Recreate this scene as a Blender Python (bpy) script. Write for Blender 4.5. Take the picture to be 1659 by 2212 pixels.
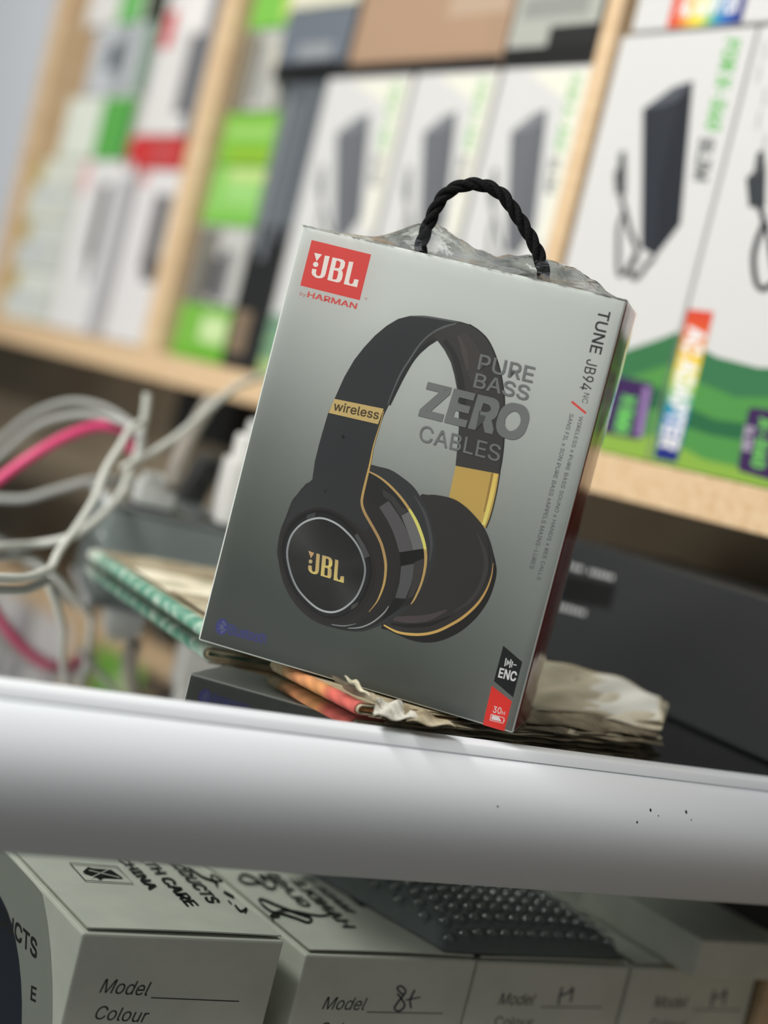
import bpy, bmesh, math, random
import numpy as np
from mathutils import Vector, Matrix
from mathutils.geometry import tessellate_polygon
random.seed(7); np.random.seed(7)
for o in list(bpy.data.objects): bpy.data.objects.remove(o)
scn = bpy.context.scene; COL = scn.collection

# ------------------------------------------------------------------ camera
# world: X along the counter front, Y away from the shopper, Z up, z=0 is the glass top
W, H, F = 1659., 2212., 3500.
ROLL = math.radians(14.); YAW = math.radians(32.7); PITCH = math.atan(176*math.cos(ROLL)/F)
CAM = np.array([0, 0, .123])
fh = np.array([math.sin(YAW), math.cos(YAW), 0]); r0 = np.array([math.cos(YAW), -math.sin(YAW), 0])
FW = fh*math.cos(PITCH)+np.array([0, 0, -math.sin(PITCH)]); u0 = np.cross(r0, FW)
RT = math.cos(ROLL)*r0+math.sin(ROLL)*u0; UP = -math.sin(ROLL)*r0+math.cos(ROLL)*u0
cd = bpy.data.cameras.new('camera'); cam = bpy.data.objects.new('camera', cd); COL.objects.link(cam)
cam.matrix_world = Matrix(((RT[0], UP[0], -FW[0], CAM[0]), (RT[1], UP[1], -FW[1], CAM[1]), (RT[2], UP[2], -FW[2], CAM[2]), (0, 0, 0, 1)))
cd.sensor_fit = 'VERTICAL'; cd.sensor_height = 36; cd.sensor_width = 36; cd.lens = F/H*36; cd.clip_start = .01; cd.clip_end = 50
cd.dof.use_dof = True; cd.dof.focus_distance = .735; cd.dof.aperture_fstop = 3.2
scn.camera = cam

# ------------------------------------------------------------------ light
wd = bpy.data.worlds.new('world'); scn.world = wd; wd.use_nodes = True
wd.node_tree.nodes['Background'].inputs[0].default_value = (.93, .97, 1, 1)
wd.node_tree.nodes['Background'].inputs[1].default_value = .12
def area(name, loc, target, size, energy, col=(1, .98, .94)):
    l = bpy.data.lights.new(name, 'AREA'); l.shape = 'RECTANGLE'; l.size, l.size_y = size; l.energy = energy; l.color = col
    o = bpy.data.objects.new(name, l); COL.objects.link(o); o.location = loc
    o.rotation_euler = (Vector(target)-Vector(loc)).to_track_quat('-Z', 'Y').to_euler()
area('ceiling_tube_light', (-1.25, .0, 1.35), (.45, .7, 0), (1.2, .25), 38)
area('ceiling_tube_light', (-.75, 1.1, 1.5), (.35, .9, 0), (1.2, .25), 34)
scn.view_settings.view_transform = 'Standard'; scn.view_settings.look = 'None'
scn.view_settings.gamma = 1; scn.view_settings.exposure = 0.0; scn.view_settings.use_curve_mapping = False

# ------------------------------------------------------------------ geometry helpers
def N(a): a = np.array(a, float); return a/np.linalg.norm(a)
def ray(x, y): return FW+(x-W/2)/F*RT+(H/2-y)/F*UP
def at(x, y, d): return CAM+ray(x, y)*d
def hit(x, y, p, n):
    r = ray(x, y); return CAM+r*(np.dot(np.array(p)-CAM, n)/np.dot(r, n))
def gz(x, y, z=0.): return hit(x, y, (0, 0, z), np.array([0, 0, 1.]))
def lin(c):
    c = c/255.; return c/12.92 if c <= .04045 else ((c+.055)/1.055)**2.4
def rgb(r, g=None, b=None, k=1.):
    if g is None: g = b = r
    return (min(.86, lin(r)*k), min(.86, lin(g)*k), min(.86, lin(b)*k), 1.)
PM = {}
def empty(name, loc, label=None, cat=None, group=None, M=None):
    o = bpy.data.objects.new(name, None); COL.objects.link(o); o.empty_display_size = .01
    m = Matrix.Translation(Vector(loc))
    if M is not None: m = m @ Matrix([list(r) for r in M]).to_4x4()
    o.matrix_world = m; PM[o.name] = m; tag(o, label, cat, group); return o
def tag(o, label=None, cat=None, group=None, kind=None):
    for k, v in (('label', label), ('category', cat), ('group', group), ('kind', kind)):
        if v: o[k] = v
    return o
def mk(name, V, Fc, mat, parent=None, smooth=False, cols=None, base=None):
    V = np.array(V, float).reshape(-1, 3)
    if parent is not None:
        m = PM[parent.name]; mi = np.array(m.inverted()); V = V@mi[:3, :3].T+mi[:3, 3]
    elif base is None:
        base = np.array([(V[:, 0].min()+V[:, 0].max())/2, (V[:, 1].min()+V[:, 1].max())/2, V[:, 2].min()])
    if parent is None: V = V-np.array(base)
    me = bpy.data.meshes.new(name); me.from_pydata([tuple(v) for v in V], [], [tuple(int(i) for i in f) for f in Fc]); me.update()
    if cols is not None:
        a = me.color_attributes.new('Col', 'FLOAT_COLOR', 'POINT'); a.data.foreach_set('color', np.array(cols, np.float32).ravel())
    if smooth: me.polygons.foreach_set('use_smooth', [True]*len(me.polygons))
    for m in (mat if isinstance(mat, (list, tuple)) else [mat]): me.materials.append(m)
    o = bpy.data.objects.new(name, me); COL.objects.link(o)
    if parent is not None: o.parent = parent; PM[o.name] = PM[parent.name]
    else: o.location = base; PM[o.name] = Matrix.Translation(Vector(base))
    return o
def box(lo, hi, bev=0., seg=2):
    """axis box from lo to hi, returns verts, faces"""
    bm = bmesh.new(); bmesh.ops.create_cube(bm, size=1)
    lo, hi = np.array(lo, float), np.array(hi, float)
    for v in bm.verts: v.co = Vector(lo+(np.array(v.co)+.5)*(hi-lo))
    if bev: bmesh.ops.bevel(bm, geom=bm.edges[:], offset=bev, segments=seg, affect='EDGES', profile=.5)
    bm.verts.ensure_lookup_table(); V = np.array([v.co for v in bm.verts]); Fc = [[v.index for v in f.verts] for f in bm.faces]
    bm.free(); return V, Fc
def frame(V, O, ax): return np.array(O)+np.asarray(V)@np.array(ax)     # ax rows = local x,y,z axes
def join(parts):
    Vs, Fs, n = [], [], 0
    for V, Fc in parts:
        Vs.append(np.asarray(V)); Fs += [[i+n for i in f] for f in Fc]; n += len(V)
    return np.vstack(Vs), Fs
def spline(P, n=8, closed=False):
    P = [np.array(p, float) for p in P]; out = []; L = len(P)
    for i in range(L if closed else L-1):
        if closed: a, b, c, d = P[(i-1) % L], P[i], P[(i+1) % L], P[(i+2) % L]
        else: a, b, c, d = P[max(i-1, 0)], P[i], P[i+1], P[min(i+2, L-1)]
        for k in range(n):
            t = k/n; out.append(.5*((2*b)+(c-a)*t+(2*a-5*b+4*c-d)*t*t+(3*b-a-3*c+d)*t**3))
    if not closed: out.append(P[-1])
    return np.array(out)
def tube(path, r, seg=10):
    P = np.array(path); n = len(P); rr = np.ones(n)*r if np.isscalar(r) else np.array(r)
    T = np.gradient(P, axis=0); T /= np.linalg.norm(T, axis=1)[:, None]+1e-12
    u = N(np.cross(T[0], [0.3, .2, .9])); V = []
    for i in range(n):
        u = N(u-T[i]*np.dot(u, T[i])); w = np.cross(T[i], u)
        for k in range(seg):
            a = 2*math.pi*k/seg; V.append(P[i]+rr[i]*(math.cos(a)*u+math.sin(a)*w))
    Fc = [[i*seg+k, i*seg+(k+1) % seg, (i+1)*seg+(k+1) % seg, (i+1)*seg+k] for i in range(n-1) for k in range(seg)]
    Fc += [list(range(seg))[::-1], [(n-1)*seg+k for k in range(seg)]]
    return np.array(V), Fc
def extrude_x(prof, x0, x1, nx=2):
    """closed profile of (y,z) swept along X"""
    V = []; n = len(prof); xs = np.linspace(x0, x1, nx)
    for x in xs: V += [(x, y, z) for y, z in prof]
    Fc = [[i*n+k, (i+1)*n+k, (i+1)*n+(k+1) % n, i*n+(k+1) % n] for i in range(nx-1) for k in range(n)]
    Fc += [list(range(n)), [(nx-1)*n+k for k in range(n)][::-1]]
    return np.array(V), Fc

# ------------------------------------------------------------------ materials
def mat(name, col, rough=.5, metal=0., spec=.5, noise=None, bump=None, coat=0.):
    m = bpy.data.materials.new(name); m.use_nodes = True; nt = m.node_tree; b = nt.nodes['Principled BSDF']
    b.inputs['Base Color'].default_value = col; b.inputs['Roughness'].default_value = rough; b.inputs['Metallic'].default_value = metal
    b.inputs['Specular IOR Level'].default_value = spec; b.inputs['Coat Weight'].default_value = coat
    tc = nt.nodes.new('ShaderNodeTexCoord')
    if noise:
        sc, col2, stretch = noise[:3]
        mp = nt.nodes.new('ShaderNodeMapping'); mp.inputs['Scale'].default_value = stretch; nt.links.new(tc.outputs['Object'], mp.inputs[0])
        nz = nt.nodes.new('ShaderNodeTexNoise'); nz.inputs['Scale'].default_value = sc; nz.inputs['Detail'].default_value = 5; nt.links.new(mp.outputs[0], nz.inputs['Vector'])
        rp = nt.nodes.new('ShaderNodeValToRGB'); rp.color_ramp.elements[0].position = .35; rp.color_ramp.elements[1].position = .65
        rp.color_ramp.elements[0].color = col; rp.color_ramp.elements[1].color = col2
        nt.links.new(nz.outputs['Fac'], rp.inputs[0]); nt.links.new(rp.outputs[0], b.inputs['Base Color'])
    if bump:
        sc, st, stretch = bump
        mp = nt.nodes.new('ShaderNodeMapping'); mp.inputs['Scale'].default_value = stretch; nt.links.new(tc.outputs['Object'], mp.inputs[0])
        nz = nt.nodes.new('ShaderNodeTexNoise'); nz.inputs['Scale'].default_value = sc; nz.inputs['Detail'].default_value = 4; nt.links.new(mp.outputs[0], nz.inputs['Vector'])
        bp = nt.nodes.new('ShaderNodeBump'); bp.inputs['Strength'].default_value = st; bp.inputs['Distance'].default_value = .002
        nt.links.new(nz.outputs['Fac'], bp.inputs['Height']); nt.links.new(bp.outputs[0], b.inputs['Normal'])
    return m
def print_mat(name, rough=.45, spec=.4):
    m = mat(name, (1, 1, 1, 1), rough, 0, spec); nt = m.node_tree
    a = nt.nodes.new('ShaderNodeVertexColor'); a.layer_name = 'Col'; nt.links.new(a.outputs[0], nt.nodes['Principled BSDF'].inputs['Base Color']); return m
def clear_mat(name, tint, base, grazing, rough, bump=None):
    """thin clear sheet: transparent body with a glossy skin"""
    m = bpy.data.materials.new(name); m.use_nodes = True; nt = m.node_tree; nt.nodes.clear()
    out = nt.nodes.new('ShaderNodeOutputMaterial'); mx = nt.nodes.new('ShaderNodeMixShader')
    tr = nt.nodes.new('ShaderNodeBsdfTransparent'); tr.inputs[0].default_value = tint
    gl = nt.nodes.new('ShaderNodeBsdfGlossy'); gl.inputs['Roughness'].default_value = rough; gl.inputs[0].default_value = (1, 1, 1, 1)
    fr = nt.nodes.new('ShaderNodeFresnel'); fr.inputs['IOR'].default_value = grazing
    ad = nt.nodes.new('ShaderNodeMath'); ad.operation = 'ADD'; ad.inputs[1].default_value = base; ad.use_clamp = True
    nt.links.new(fr.outputs[0], ad.inputs[0]); nt.links.new(ad.outputs[0], mx.inputs[0]); nt.links.new(tr.outputs[0], mx.inputs[1]); nt.links.new(gl.outputs[0], mx.inputs[2]); nt.links.new(mx.outputs[0], out.inputs[0])
    if bump:
        sc, st, stretch = bump; tc = nt.nodes.new('ShaderNodeTexCoord')
        mp = nt.nodes.new('ShaderNodeMapping'); mp.inputs['Scale'].default_value = stretch; nt.links.new(tc.outputs['Object'], mp.inputs[0])
        nz = nt.nodes.new('ShaderNodeTexNoise'); nz.inputs['Scale'].default_value = sc; nz.inputs['Detail'].default_value = 3; nt.links.new(mp.outputs[0], nz.inputs['Vector'])
        bp = nt.nodes.new('ShaderNodeBump'); bp.inputs['Strength'].default_value = st; bp.inputs['Distance'].default_value = .002
        nt.links.new(nz.outputs['Fac'], bp.inputs['Height']); nt.links.new(bp.outputs[0], gl.inputs['Normal']); nt.links.new(bp.outputs[0], fr.inputs['Normal'])
    return m
M_print = print_mat('printed_ink'); M_gloss = print_mat('glossy_printed_card', .25, .5)
M_wood = mat('pale_wood', rgb(200, 170, 134), .5, noise=(14, rgb(212, 186, 150), (1, 1, 12)))
M_woodx = mat('pale_wood_board', rgb(200, 168, 130), .5, noise=(14, rgb(214, 188, 152), (1, 10, 12)))
M_white_pvc = mat('white_pvc', rgb(222, 226, 230), .38, spec=.5)
M_white = mat('white_card', rgb(198, 198, 197), .55)
M_box = mat('cream_carton', rgb(214, 216, 204), .6, noise=(40, rgb(204, 207, 195), (1, 1, 1)))
M_dark = mat('dark_panel', rgb(58, 54, 48), .7)
M_black = mat('black_plastic', rgb(26, 27, 28), .45)
M_wall = mat('wall_paint', rgb(182, 187, 194), .8)
M_under = mat('brown_back_board', rgb(158, 144, 122), .75, noise=(6, rgb(136, 122, 102), (1, 1, 1)))
M_glass = clear_mat('counter_glass', (.92, .95, .94, 1), .10, 1.5, .05)
M_film = clear_mat('shrink_film', (.985, .99, .99, 1), .0, 1.22, .14, bump=(60, .12, (1, 1, 1)))
M_filmtop = clear_mat('crinkled_film', (.975, .98, .98, 1), .04, 1.42, .07, bump=(90, .8, (1, 1, 1)))

# ------------------------------------------------------------------ flat print
class Face:
    def __init__(s, O, ex, ez, n): s.O, s.ex, s.ez, s.n = np.array(O, float), N(ex), N(ez), N(n)
    def uv(s, x, y): P = hit(x, y, s.O, s.n)-s.O; return np.array([P@s.ex, P@s.ez])
    def w(s, q, h=0.): q = np.asarray(q); return s.O+q[..., 0:1]*s.ex+q[..., 1:2]*s.ez+s.n*h
TXT = {}
import os
try: FONT = bpy.data.fonts.load(os.path.join(bpy.utils.resource_path('LOCAL'), 'datafiles', 'fonts', 'Inter.woff2'))   # Blender's own sans
except Exception: FONT = None
def bez(sp, res=4):
    B = sp.bezier_points; out = []; n = len(B)
    for i in range(n):
        a, b = B[i], B[(i+1) % n]; p0, p1, p2, p3 = [np.array(v[:2]) for v in (a.co, a.handle_right, b.handle_left, b.co)]
        d = p3-p0; L = np.linalg.norm(d)+1e-9
        bent = max(abs(d[0]*(q-p0)[1]-d[1]*(q-p0)[0])/L for q in (p1, p2)) > .002
        for k in range(res if bent else 1):
            t = k/res; out.append((1-t)**3*p0+3*t*(1-t)**2*p1+3*t*t*(1-t)*p2+t**3*p3)
    return [q for k, q in enumerate(out) if np.linalg.norm(q-out[k-1]) > 1e-6]
def sarea(P): P = np.array(P); Q = np.roll(P, -1, 0); return .5*np.sum(P[:, 0]*Q[:, 1]-Q[:, 0]*P[:, 1])
def inside(p, P):
    c = False; n = len(P)
    for i in range(n):
        a, b = P[i], P[i-1]
        if (a[1] > p[1]) != (b[1] > p[1]) and p[0] < (b[0]-a[0])*(p[1]-a[1])/(b[1]-a[1])+a[0]: c = not c
    return c
def text_mesh(t):
    """list of (verts, faces, level): each outline filled with its own holes; crossing outlines sit on different levels"""
    if t in TXT: return TXT[t]
    cu = bpy.data.curves.new('t', 'FONT'); cu.body = t; cu.size = 1
    if FONT: cu.font = FONT
    o = bpy.data.objects.new('t', cu); COL.objects.link(o); dg = bpy.context.evaluated_depsgraph_get()
    cv = o.to_curve(dg, apply_modifiers=False); loops = [L for L in (bez(sp) for sp in cv.splines if sp.type == 'BEZIER') if len(L) > 2]
    o.to_curve_clear(); bpy.data.objects.remove(o); bpy.data.curves.remove(cu)
    ar = [sarea(L) for L in loops]; sg = np.sign(max(ar, key=abs)); outer = [k for k in range(len(loops)) if ar[k]*sg > 0]; hol = {k: [] for k in outer}
    for k in range(len(loops)):
        if k not in hol:
            c = [q for q in outer if inside(loops[k][0], loops[q])]
            if c: hol[min(c, key=lambda q: abs(ar[q]))].append(k)
    out = []
    for n_, k in enumerate(outer):
        Ls = [loops[k]]+[loops[q] for q in hol[k]]; tri = tessellate_polygon([[Vector((p[0], p[1], 0)) for p in L] for L in Ls]); V = np.vstack([np.array(L) for L in Ls]); Fc = []
        for f in tri:
            a, b, c = V[f[0]], V[f[1]], V[f[2]]; Fc.append(list(f) if (b[0]-a[0])*(c[1]-a[1])-(b[1]-a[1])*(c[0]-a[0]) > 0 else list(f)[::-1])
        out.append((V, Fc, n_ % 3))
    TXT[t] = out; return out
LAY = .000016
class Print:
    def __init__(s, face, step=LAY): s.f, s.V, s.F, s.C, s.step = face, [], [], [], step
    def raw(s, uv, faces, cols, layer):
        n = len(s.V); P = s.f.w(np.asarray(uv, float), .0001+layer*s.step)
        s.V += list(P); s.C += list(cols); s.F += [[i+n for i in f] for f in faces]
    def poly(s, uv, col, layer, holes=()):
        loops = [np.asarray(uv, float)]+[np.asarray(h, float) for h in holes]
        flat = np.vstack(loops); tri = tessellate_polygon([[Vector((p[0], p[1], 0)) for p in L] for L in loops])
        cols = [col(p) if callable(col) else col for p in flat]
        good = []
        for t in tri:
            a, b, c = flat[t[0]], flat[t[1]], flat[t[2]]
            cr = (b[0]-a[0])*(c[1]-a[1])-(b[1]-a[1])*(c[0]-a[0]); good.append(list(t) if cr > 0 else list(t)[::-1])
        s.raw(flat, good, cols, layer)
    def px(s, pts, col, layer, holes=(), smooth=0):
        f = (lambda L: spline(L, smooth, True)) if smooth else (lambda L: L)
        c2 = col
        s.poly([s.f.uv(*p) for p in f(pts)], c2, layer, [[s.f.uv(*p) for p in f(h)] for h in holes])
    def stroke(s, pts, w, col, layer, n=6, closed=False, uv=False):
        """polyline with widths in photograph pixels (or uv units)"""
        P = spline(pts, n, closed); L = len(P)
        Wd = np.interp(np.linspace(0, 1, L), np.linspace(0, 1, len(w)), w) if not np.isscalar(w) else np.ones(L)*w
        T = (np.roll(P, -1, 0)-np.roll(P, 1, 0)) if closed else np.gradient(P, axis=0)
        T = T/(np.linalg.norm(T, axis=1)[:, None]+1e-9); Nn = np.stack([-T[:, 1], T[:, 0]], 1)
        A, B = P+Nn*Wd[:, None]/2, P-Nn*Wd[:, None]/2
        cv = (lambda q: q) if uv else (lambda q: s.f.uv(*q))
        V = [cv(q) for q in A]+[cv(q) for q in B]
        rng = range(L if closed else L-1)
        cols = [col(i/(L-1)) if callable(col) else col for i in range(L)]*2
        Fc = []
        for i in rng:
            j = (i+1) % L; q = [i, j, L+j, L+i]
            a, b, c = V[q[0]], V[q[1]], V[q[2]]
            if (b[0]-a[0])*(c[1]-a[1])-(b[1]-a[1])*(c[0]-a[0]) < 0: q = q[::-1]
            Fc.append(q)
        s.raw(V, Fc, cols, layer)
    def text(s, t, p0, p1, p2, col, layer, bold=0., uv=False, base=True):
        """fit text: p0 baseline start, p1 baseline end, p2 top of the first letter"""
        G_ = text_mesh(t); A_ = np.vstack([g[0] for g in G_])
        q0, q1, q2 = [np.array(p, float) if uv else s.f.uv(*p) for p in (p0, p1, p2)]
        x0, x1 = A_[:, 0].min()-bold, A_[:, 0].max()+bold; y0 = -bold if base else A_[:, 1].min()-bold; y1 = A_[:, 1].max()+bold
        ex, ey = (q1-q0)/(x1-x0), (q2-q0)/(y1-y0); flip = ex[0]*ey[1]-ex[1]*ey[0] < 0
        dirs = [(0, 0)]+([(a, b) for a in (-1, 0, 1) for b in (-1, 0, 1) if a or b] if bold else [])
        for V, Fc, lev in G_:
            uvs = q0+np.outer(V[:, 0]-x0, ex)+np.outer(V[:, 1]-y0, ey); ff_ = [f[::-1] for f in Fc] if flip else Fc
            cs = [col(p) if callable(col) else col for p in uvs]
            for k, (dx, dy) in enumerate(dirs): s.raw(uvs+(ex*dx+ey*dy)*bold, ff_, cs, layer+.06*k+.02*lev)      # heavier weight
    def ell(s, c, rx, ry, col, layer, n=28, ang=0.):
        ca, sa = math.cos(ang), math.sin(ang)
        s.px([(c[0]+rx*math.cos(t)*ca-ry*math.sin(t)*sa, c[1]+rx*math.cos(t)*sa+ry*math.sin(t)*ca) for t in np.linspace(0, 2*math.pi, n, False)], col, layer)
    def done(s, name, parent, m=None, label=None):
        o = mk(name, s.V, s.F, m or M_print, parent, cols=s.C)
        if label: o['label'] = label
        return o
def nz2(x, y, s=1.):
    return (math.sin(x*12.9*s+y*7.3*s)+math.sin(x*31.7*s-y*17.1*s+1.3)+math.sin(x*5.1*s+y*23.3*s+2.1))/3

# ================================================================== SETTING
tag(mk('floor', *box((-2, -1.5, -1.0), (2.2, 3.2, -.97)), mat('floor_tiles', rgb(120, 116, 110), .6)), kind='structure')
# shelf frame: local x to the right, y into the shelf, z up
DS = math.radians(4.3); SP = at(1400, 1000, 1.04)
SX = np.array([math.sin(DS), -math.cos(DS), 0]); SY = np.array([math.cos(DS), math.sin(DS), 0]); SZ = np.array([0, 0, 1.])
SO = np.array([SP[0], SP[1], 0])
def sh(V): return frame(V, SO, (SX, SY, SZ))
def sbox(a0, a1, z0, z1, y0, y1, bev=0., seg=2):
    V, Fc = box((-a0, y0, z0), (-a1, y1, z1), bev, seg); return sh(V), Fc
V, Fc = sbox(3.0, -1.2, -1.0, 2.0, .33, .38)
tag(mk('wall_right', V, Fc, M_wall), kind='structure')
V, Fc = sbox(3.0, 1.132, .117, 2.0, .0, .329)
tag(mk('wall_left', V, Fc, M_wall), kind='structure')
shelf = empty('wall_shelf', SO+np.array([0, 0, .117]), 'pale wooden wall shelf with upright dividers filled with product boxes', 'shelf')
mk('bottom_board', *sbox(1.131, -.62, .117, .144, 0, .31, .0008), M_woodx, shelf)
mk('divider', *sbox(.720, .684, .144, .86, .0, .31, .0008), M_wood, shelf)
mk('divider', *sbox(.1505, .134, .144, .86, .0, .31, .0008), M_wood, shelf)
mk('side_panel', *sbox(1.130, 1.100, .144, .86, .0, .31, .0008), M_wood, shelf)
mk('back_panel', *sbox(1.10, -.62, .144, .86, .30, .315), mat('shelf_back', rgb(150, 132, 108), .7), shelf)
tag(mk('wall_panel', *sbox(3.0, -.62, -.96, .1165, .12, .14), M_under), 'dark brown boarding on the wall below the shelf', 'wall panel')
tag(mk('socket_box', *sbox(.775, .66, .066, .1165, .085, .1195, .003), M_black), 'black electrical box on the boarding just under the shelf', 'socket box')

# ------------------------------------------------------------------ display counter
counter = empty('display_counter', (.35, .9, -.97), 'glass topped display counter with a rounded white plastic front edge', 'counter')
mk('glass_top', *box((-.45, .5585, -.0055), (.806, 1.75, -.0002), .0006, 1), M_glass, counter)
prof = [(.572, -.0062), (.572, -.008), (.5585, -.0085)]
prof = [(.566, .0004), (.5560, .0003), (.5548, -.0004), (.5529, -.0040), (.5534, -.0042), (.5533, -.0046)]
for t in np.linspace(0, 1, 26):
    prof.append((.5530-.0165*math.sin(math.pi*min(1, t*1.0)**.85)**.9 if 0 < t < 1 else .5530, -.0046-.0575*t))
prof += [(.556, -.0632), (.5665, -.0632), (.5665, -.0058), (.5585, -.0056), (.5585, -.0004), (.566, -.0002)]
V, Fc = extrude_x(prof[::-1], -.45, .80)
o = mk('front_edge', V, Fc, M_white_pvc, counter, smooth=True)
for p in o.data.polygons:
    if len(p.vertices) > 4: p.use_smooth = False
md = o.modifiers.new('split', 'EDGE_SPLIT'); md.split_angle = math.radians(35)
XE = float(hit(1643, 2180, (0, .615, 0), np.array([0, 1., 0]))[0])
segs = list(zip(prof[5:32], prof[6:33]))
for sx_, sy_, sr_ in ((1405, 1750, .0008), (1482, 1754, .0009), (1376, 1776, .0006), (1422, 1762, .0004), (1493, 1771, .0004), (1075, 1742, .0005)):
    for (ya, za), (yb, zb_) in segs:
        nn_ = N((0, -(za-zb_), (ya-yb))) if abs(za-zb_) > 1e-6 else np.array([0, 0, 1.])
        Pp = hit(sx_, sy_, (0, ya, za), nn_)
        if zb_ <= Pp[2] <= za and abs(Pp[1]-ya) < .02:
            if nn_[1] > 0: nn_ = -nn_
            t1 = N(np.cross(nn_, (1, 0, 0))); rr_ = [sr_*(.7+.5*((k*7) % 5)/5) for k in range(10)]
            V = [Pp+nn_*.00025]+[Pp+nn_*.00008+np.array([1., 0, 0])*rr_[k]*math.cos(k*.628)+t1*rr_[k]*math.sin(k*.628) for k in range(10)]
            mk('paint_chip', V, [[0, 1+k, 1+(k+1) % 10] for k in range(10)], M_black, counter); break
mk('lower_shelf', *box((-.4, .575, -.285), (XE-.001, 1.1, -.2625), .001), mat('grey_shelf', rgb(110, 112, 108), .6), counter)
mk('back_panel', *box((-.4, 1.1, -.95), (XE-.001, 1.12, -.02)), M_dark, counter)
mk('end_panel', *box((XE, .6232, -.95), (XE+.022, 1.1, -.066), .001), M_dark, counter)
mk('front_post', *box((XE, .615, -.95), (XE+.022, .623, -.066), .001), M_wood, counter)
mk('cabinet_base', *box((-.4, .575, -.97), (XE-.001, 1.1, -.90)), M_dark, counter)

# ================================================================== HEADPHONE BOX
SC = .966; Q = lambda p: CAM+(np.array(p)-CAM)*SC
B_BR = Q((.4689, .5783, .0023)); BW, BH, BD = .1581*SC, .2045*SC, .052
Bx = N((.7011, -.7130, -.0087)); By = N((.7130, .7011, .0080)); Bz = N((.0004, -.0118, .9999))
By = N(np.cross(Bz, Bx)); Bz = N(np.cross(Bx, By))
B_BL = B_BR-Bx*BW
hb = empty('headphone_box', B_BL+Bx*BW/2+By*BD/2, 'grey shrink-wrapped headphone box with black cord handle standing on banknotes', 'box', M=np.array([Bx, By, Bz]).T)
M_red = mat('dark_red_card', rgb(120, 26, 24), .35)
V, Fc = box((0, 0, 0), (BW, BD, BH), .0009, 2)
o = mk('carton', frame(V, B_BL, (Bx, By, Bz)), Fc, [M_red, mat('pale_card_top', rgb(196, 200, 194), .4)], hb)
for p in o.data.polygons:
    if p.normal.x < .95: p.material_index = 1
fF = Face(B_BL, Bx, Bz, -By)
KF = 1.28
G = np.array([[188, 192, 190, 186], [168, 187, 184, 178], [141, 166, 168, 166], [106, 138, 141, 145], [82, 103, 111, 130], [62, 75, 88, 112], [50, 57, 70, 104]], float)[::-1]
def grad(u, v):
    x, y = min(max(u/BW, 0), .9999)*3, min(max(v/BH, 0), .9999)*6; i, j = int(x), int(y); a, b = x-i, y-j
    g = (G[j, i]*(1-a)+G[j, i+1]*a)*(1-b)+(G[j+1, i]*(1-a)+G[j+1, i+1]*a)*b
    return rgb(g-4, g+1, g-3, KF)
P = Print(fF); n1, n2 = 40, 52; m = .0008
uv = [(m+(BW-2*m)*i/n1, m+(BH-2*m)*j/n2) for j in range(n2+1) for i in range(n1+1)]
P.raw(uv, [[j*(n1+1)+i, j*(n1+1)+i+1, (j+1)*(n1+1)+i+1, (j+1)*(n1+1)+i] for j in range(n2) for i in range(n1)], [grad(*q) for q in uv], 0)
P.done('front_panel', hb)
C = lambda r, g=None, b=None: rgb(r, g, b, KF)
# --- red logo
P = Print(fF); z5 = lambda L: [(630+x*.12055, 510+y*.12055) for x, y in L]
RED, CRM = C(196, 66, 62), C(226, 222, 208)
P.px(z5([(360, 70), (1425, 330), (1220, 1150), (155, 885)]), RED, 1)
J5 = [(597, 350), (683, 362), (612, 668), (590, 725), (545, 752), (490, 757), (430, 742), (380, 705), (357, 655), (372, 585), (447, 598), (435, 655), (445, 700), (480, 718), (515, 705), (532, 655)]
B5 = [(735, 382), (880, 412), (935, 432), (962, 475), (950, 545), (925, 590), (893, 612), (915, 640), (918, 700), (900, 775), (870, 820), (820, 832), (640, 785)]
B5h = [[(805, 437), (850, 447), (878, 475), (868, 540), (845, 578), (775, 572)], [(757, 612), (820, 622), (838, 650), (815, 755), (795, 780), (730, 772)]]
L5 = [(1030, 455), (1110, 467), (1028, 820), (1040, 850), (1065, 862), (1095, 850), (1112, 815), (1122, 770), (1203, 785), (1172, 918), (935, 860)]
P.px(z5(J5), CRM, 2); P.px(z5(B5), CRM, 2, [z5(h) for h in B5h]); P.px(z5(L5), CRM, 2)
P.px(z5([(408, 300), (545, 330), (447, 452)]), CRM, 2); P.ell(z5([(432, 508)])[0], 5.8, 5.5, CRM, 2)
RT2 = C(190, 80, 76)
P.text('HARMAN', (663, 642), (769.8, 668), (666, 629.7), RT2, 1, .02)
P.text('by', (647, 637.5), (660.5, 641), (648.8, 630), C(170, 110, 104), 1, .005)
P.text('®', (786.5, 648), (793, 649.8), (788, 642), C(180, 130, 124), 1)
P.done('logo_print', hb, label='red square logo with cream letters')
# --- headphones picture
P = Print(fF); X = lambda d: d
GOLD, GLT = C(190, 160, 92), C(214, 204, 116)
k1, k2, k3 = C(46, 48, 50), C(40, 40, 40), C(30, 30, 31)
temple = [(984.5, 1006), (1079, 1024), (1071, 1067), (1060, 1112), (1049, 1141), (1020, 1130), (970, 1073)]
P.px(temple, C(182, 154, 86), 1)
P.stroke([(1080, 1020), (1072, 1067), (1061, 1112), (1050, 1141)], 3, C(52, 48, 40), 3)
P.stroke([(1071, 1023), (1062, 1068), (1052, 1108), (1044, 1134)], [9, 9, 8, 7], lambda t: C(222-14*abs(t-.6), 184+24*t, 98+20*t), 2)
P.stroke([(1064, 1022), (1055, 1066), (1046, 1106)], [5, 5, 3], C(146, 118, 66), 2)
pad = [(905, 1080), (925, 1069), (953.6, 1071), (982.5, 1079), (1007.6, 1096), (1031, 1120), (1048, 1143), (1060, 1172), (1066, 1195), (1071, 1216), (1073, 1237), (1067, 1266), (1054, 1299), (1031, 1332), (1002, 1359), (973, 1376), (944, 1386), (915, 1388), (886, 1382), (857, 1370), (838, 1361), (824, 1352), (860, 1300), (900, 1200)]
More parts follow.
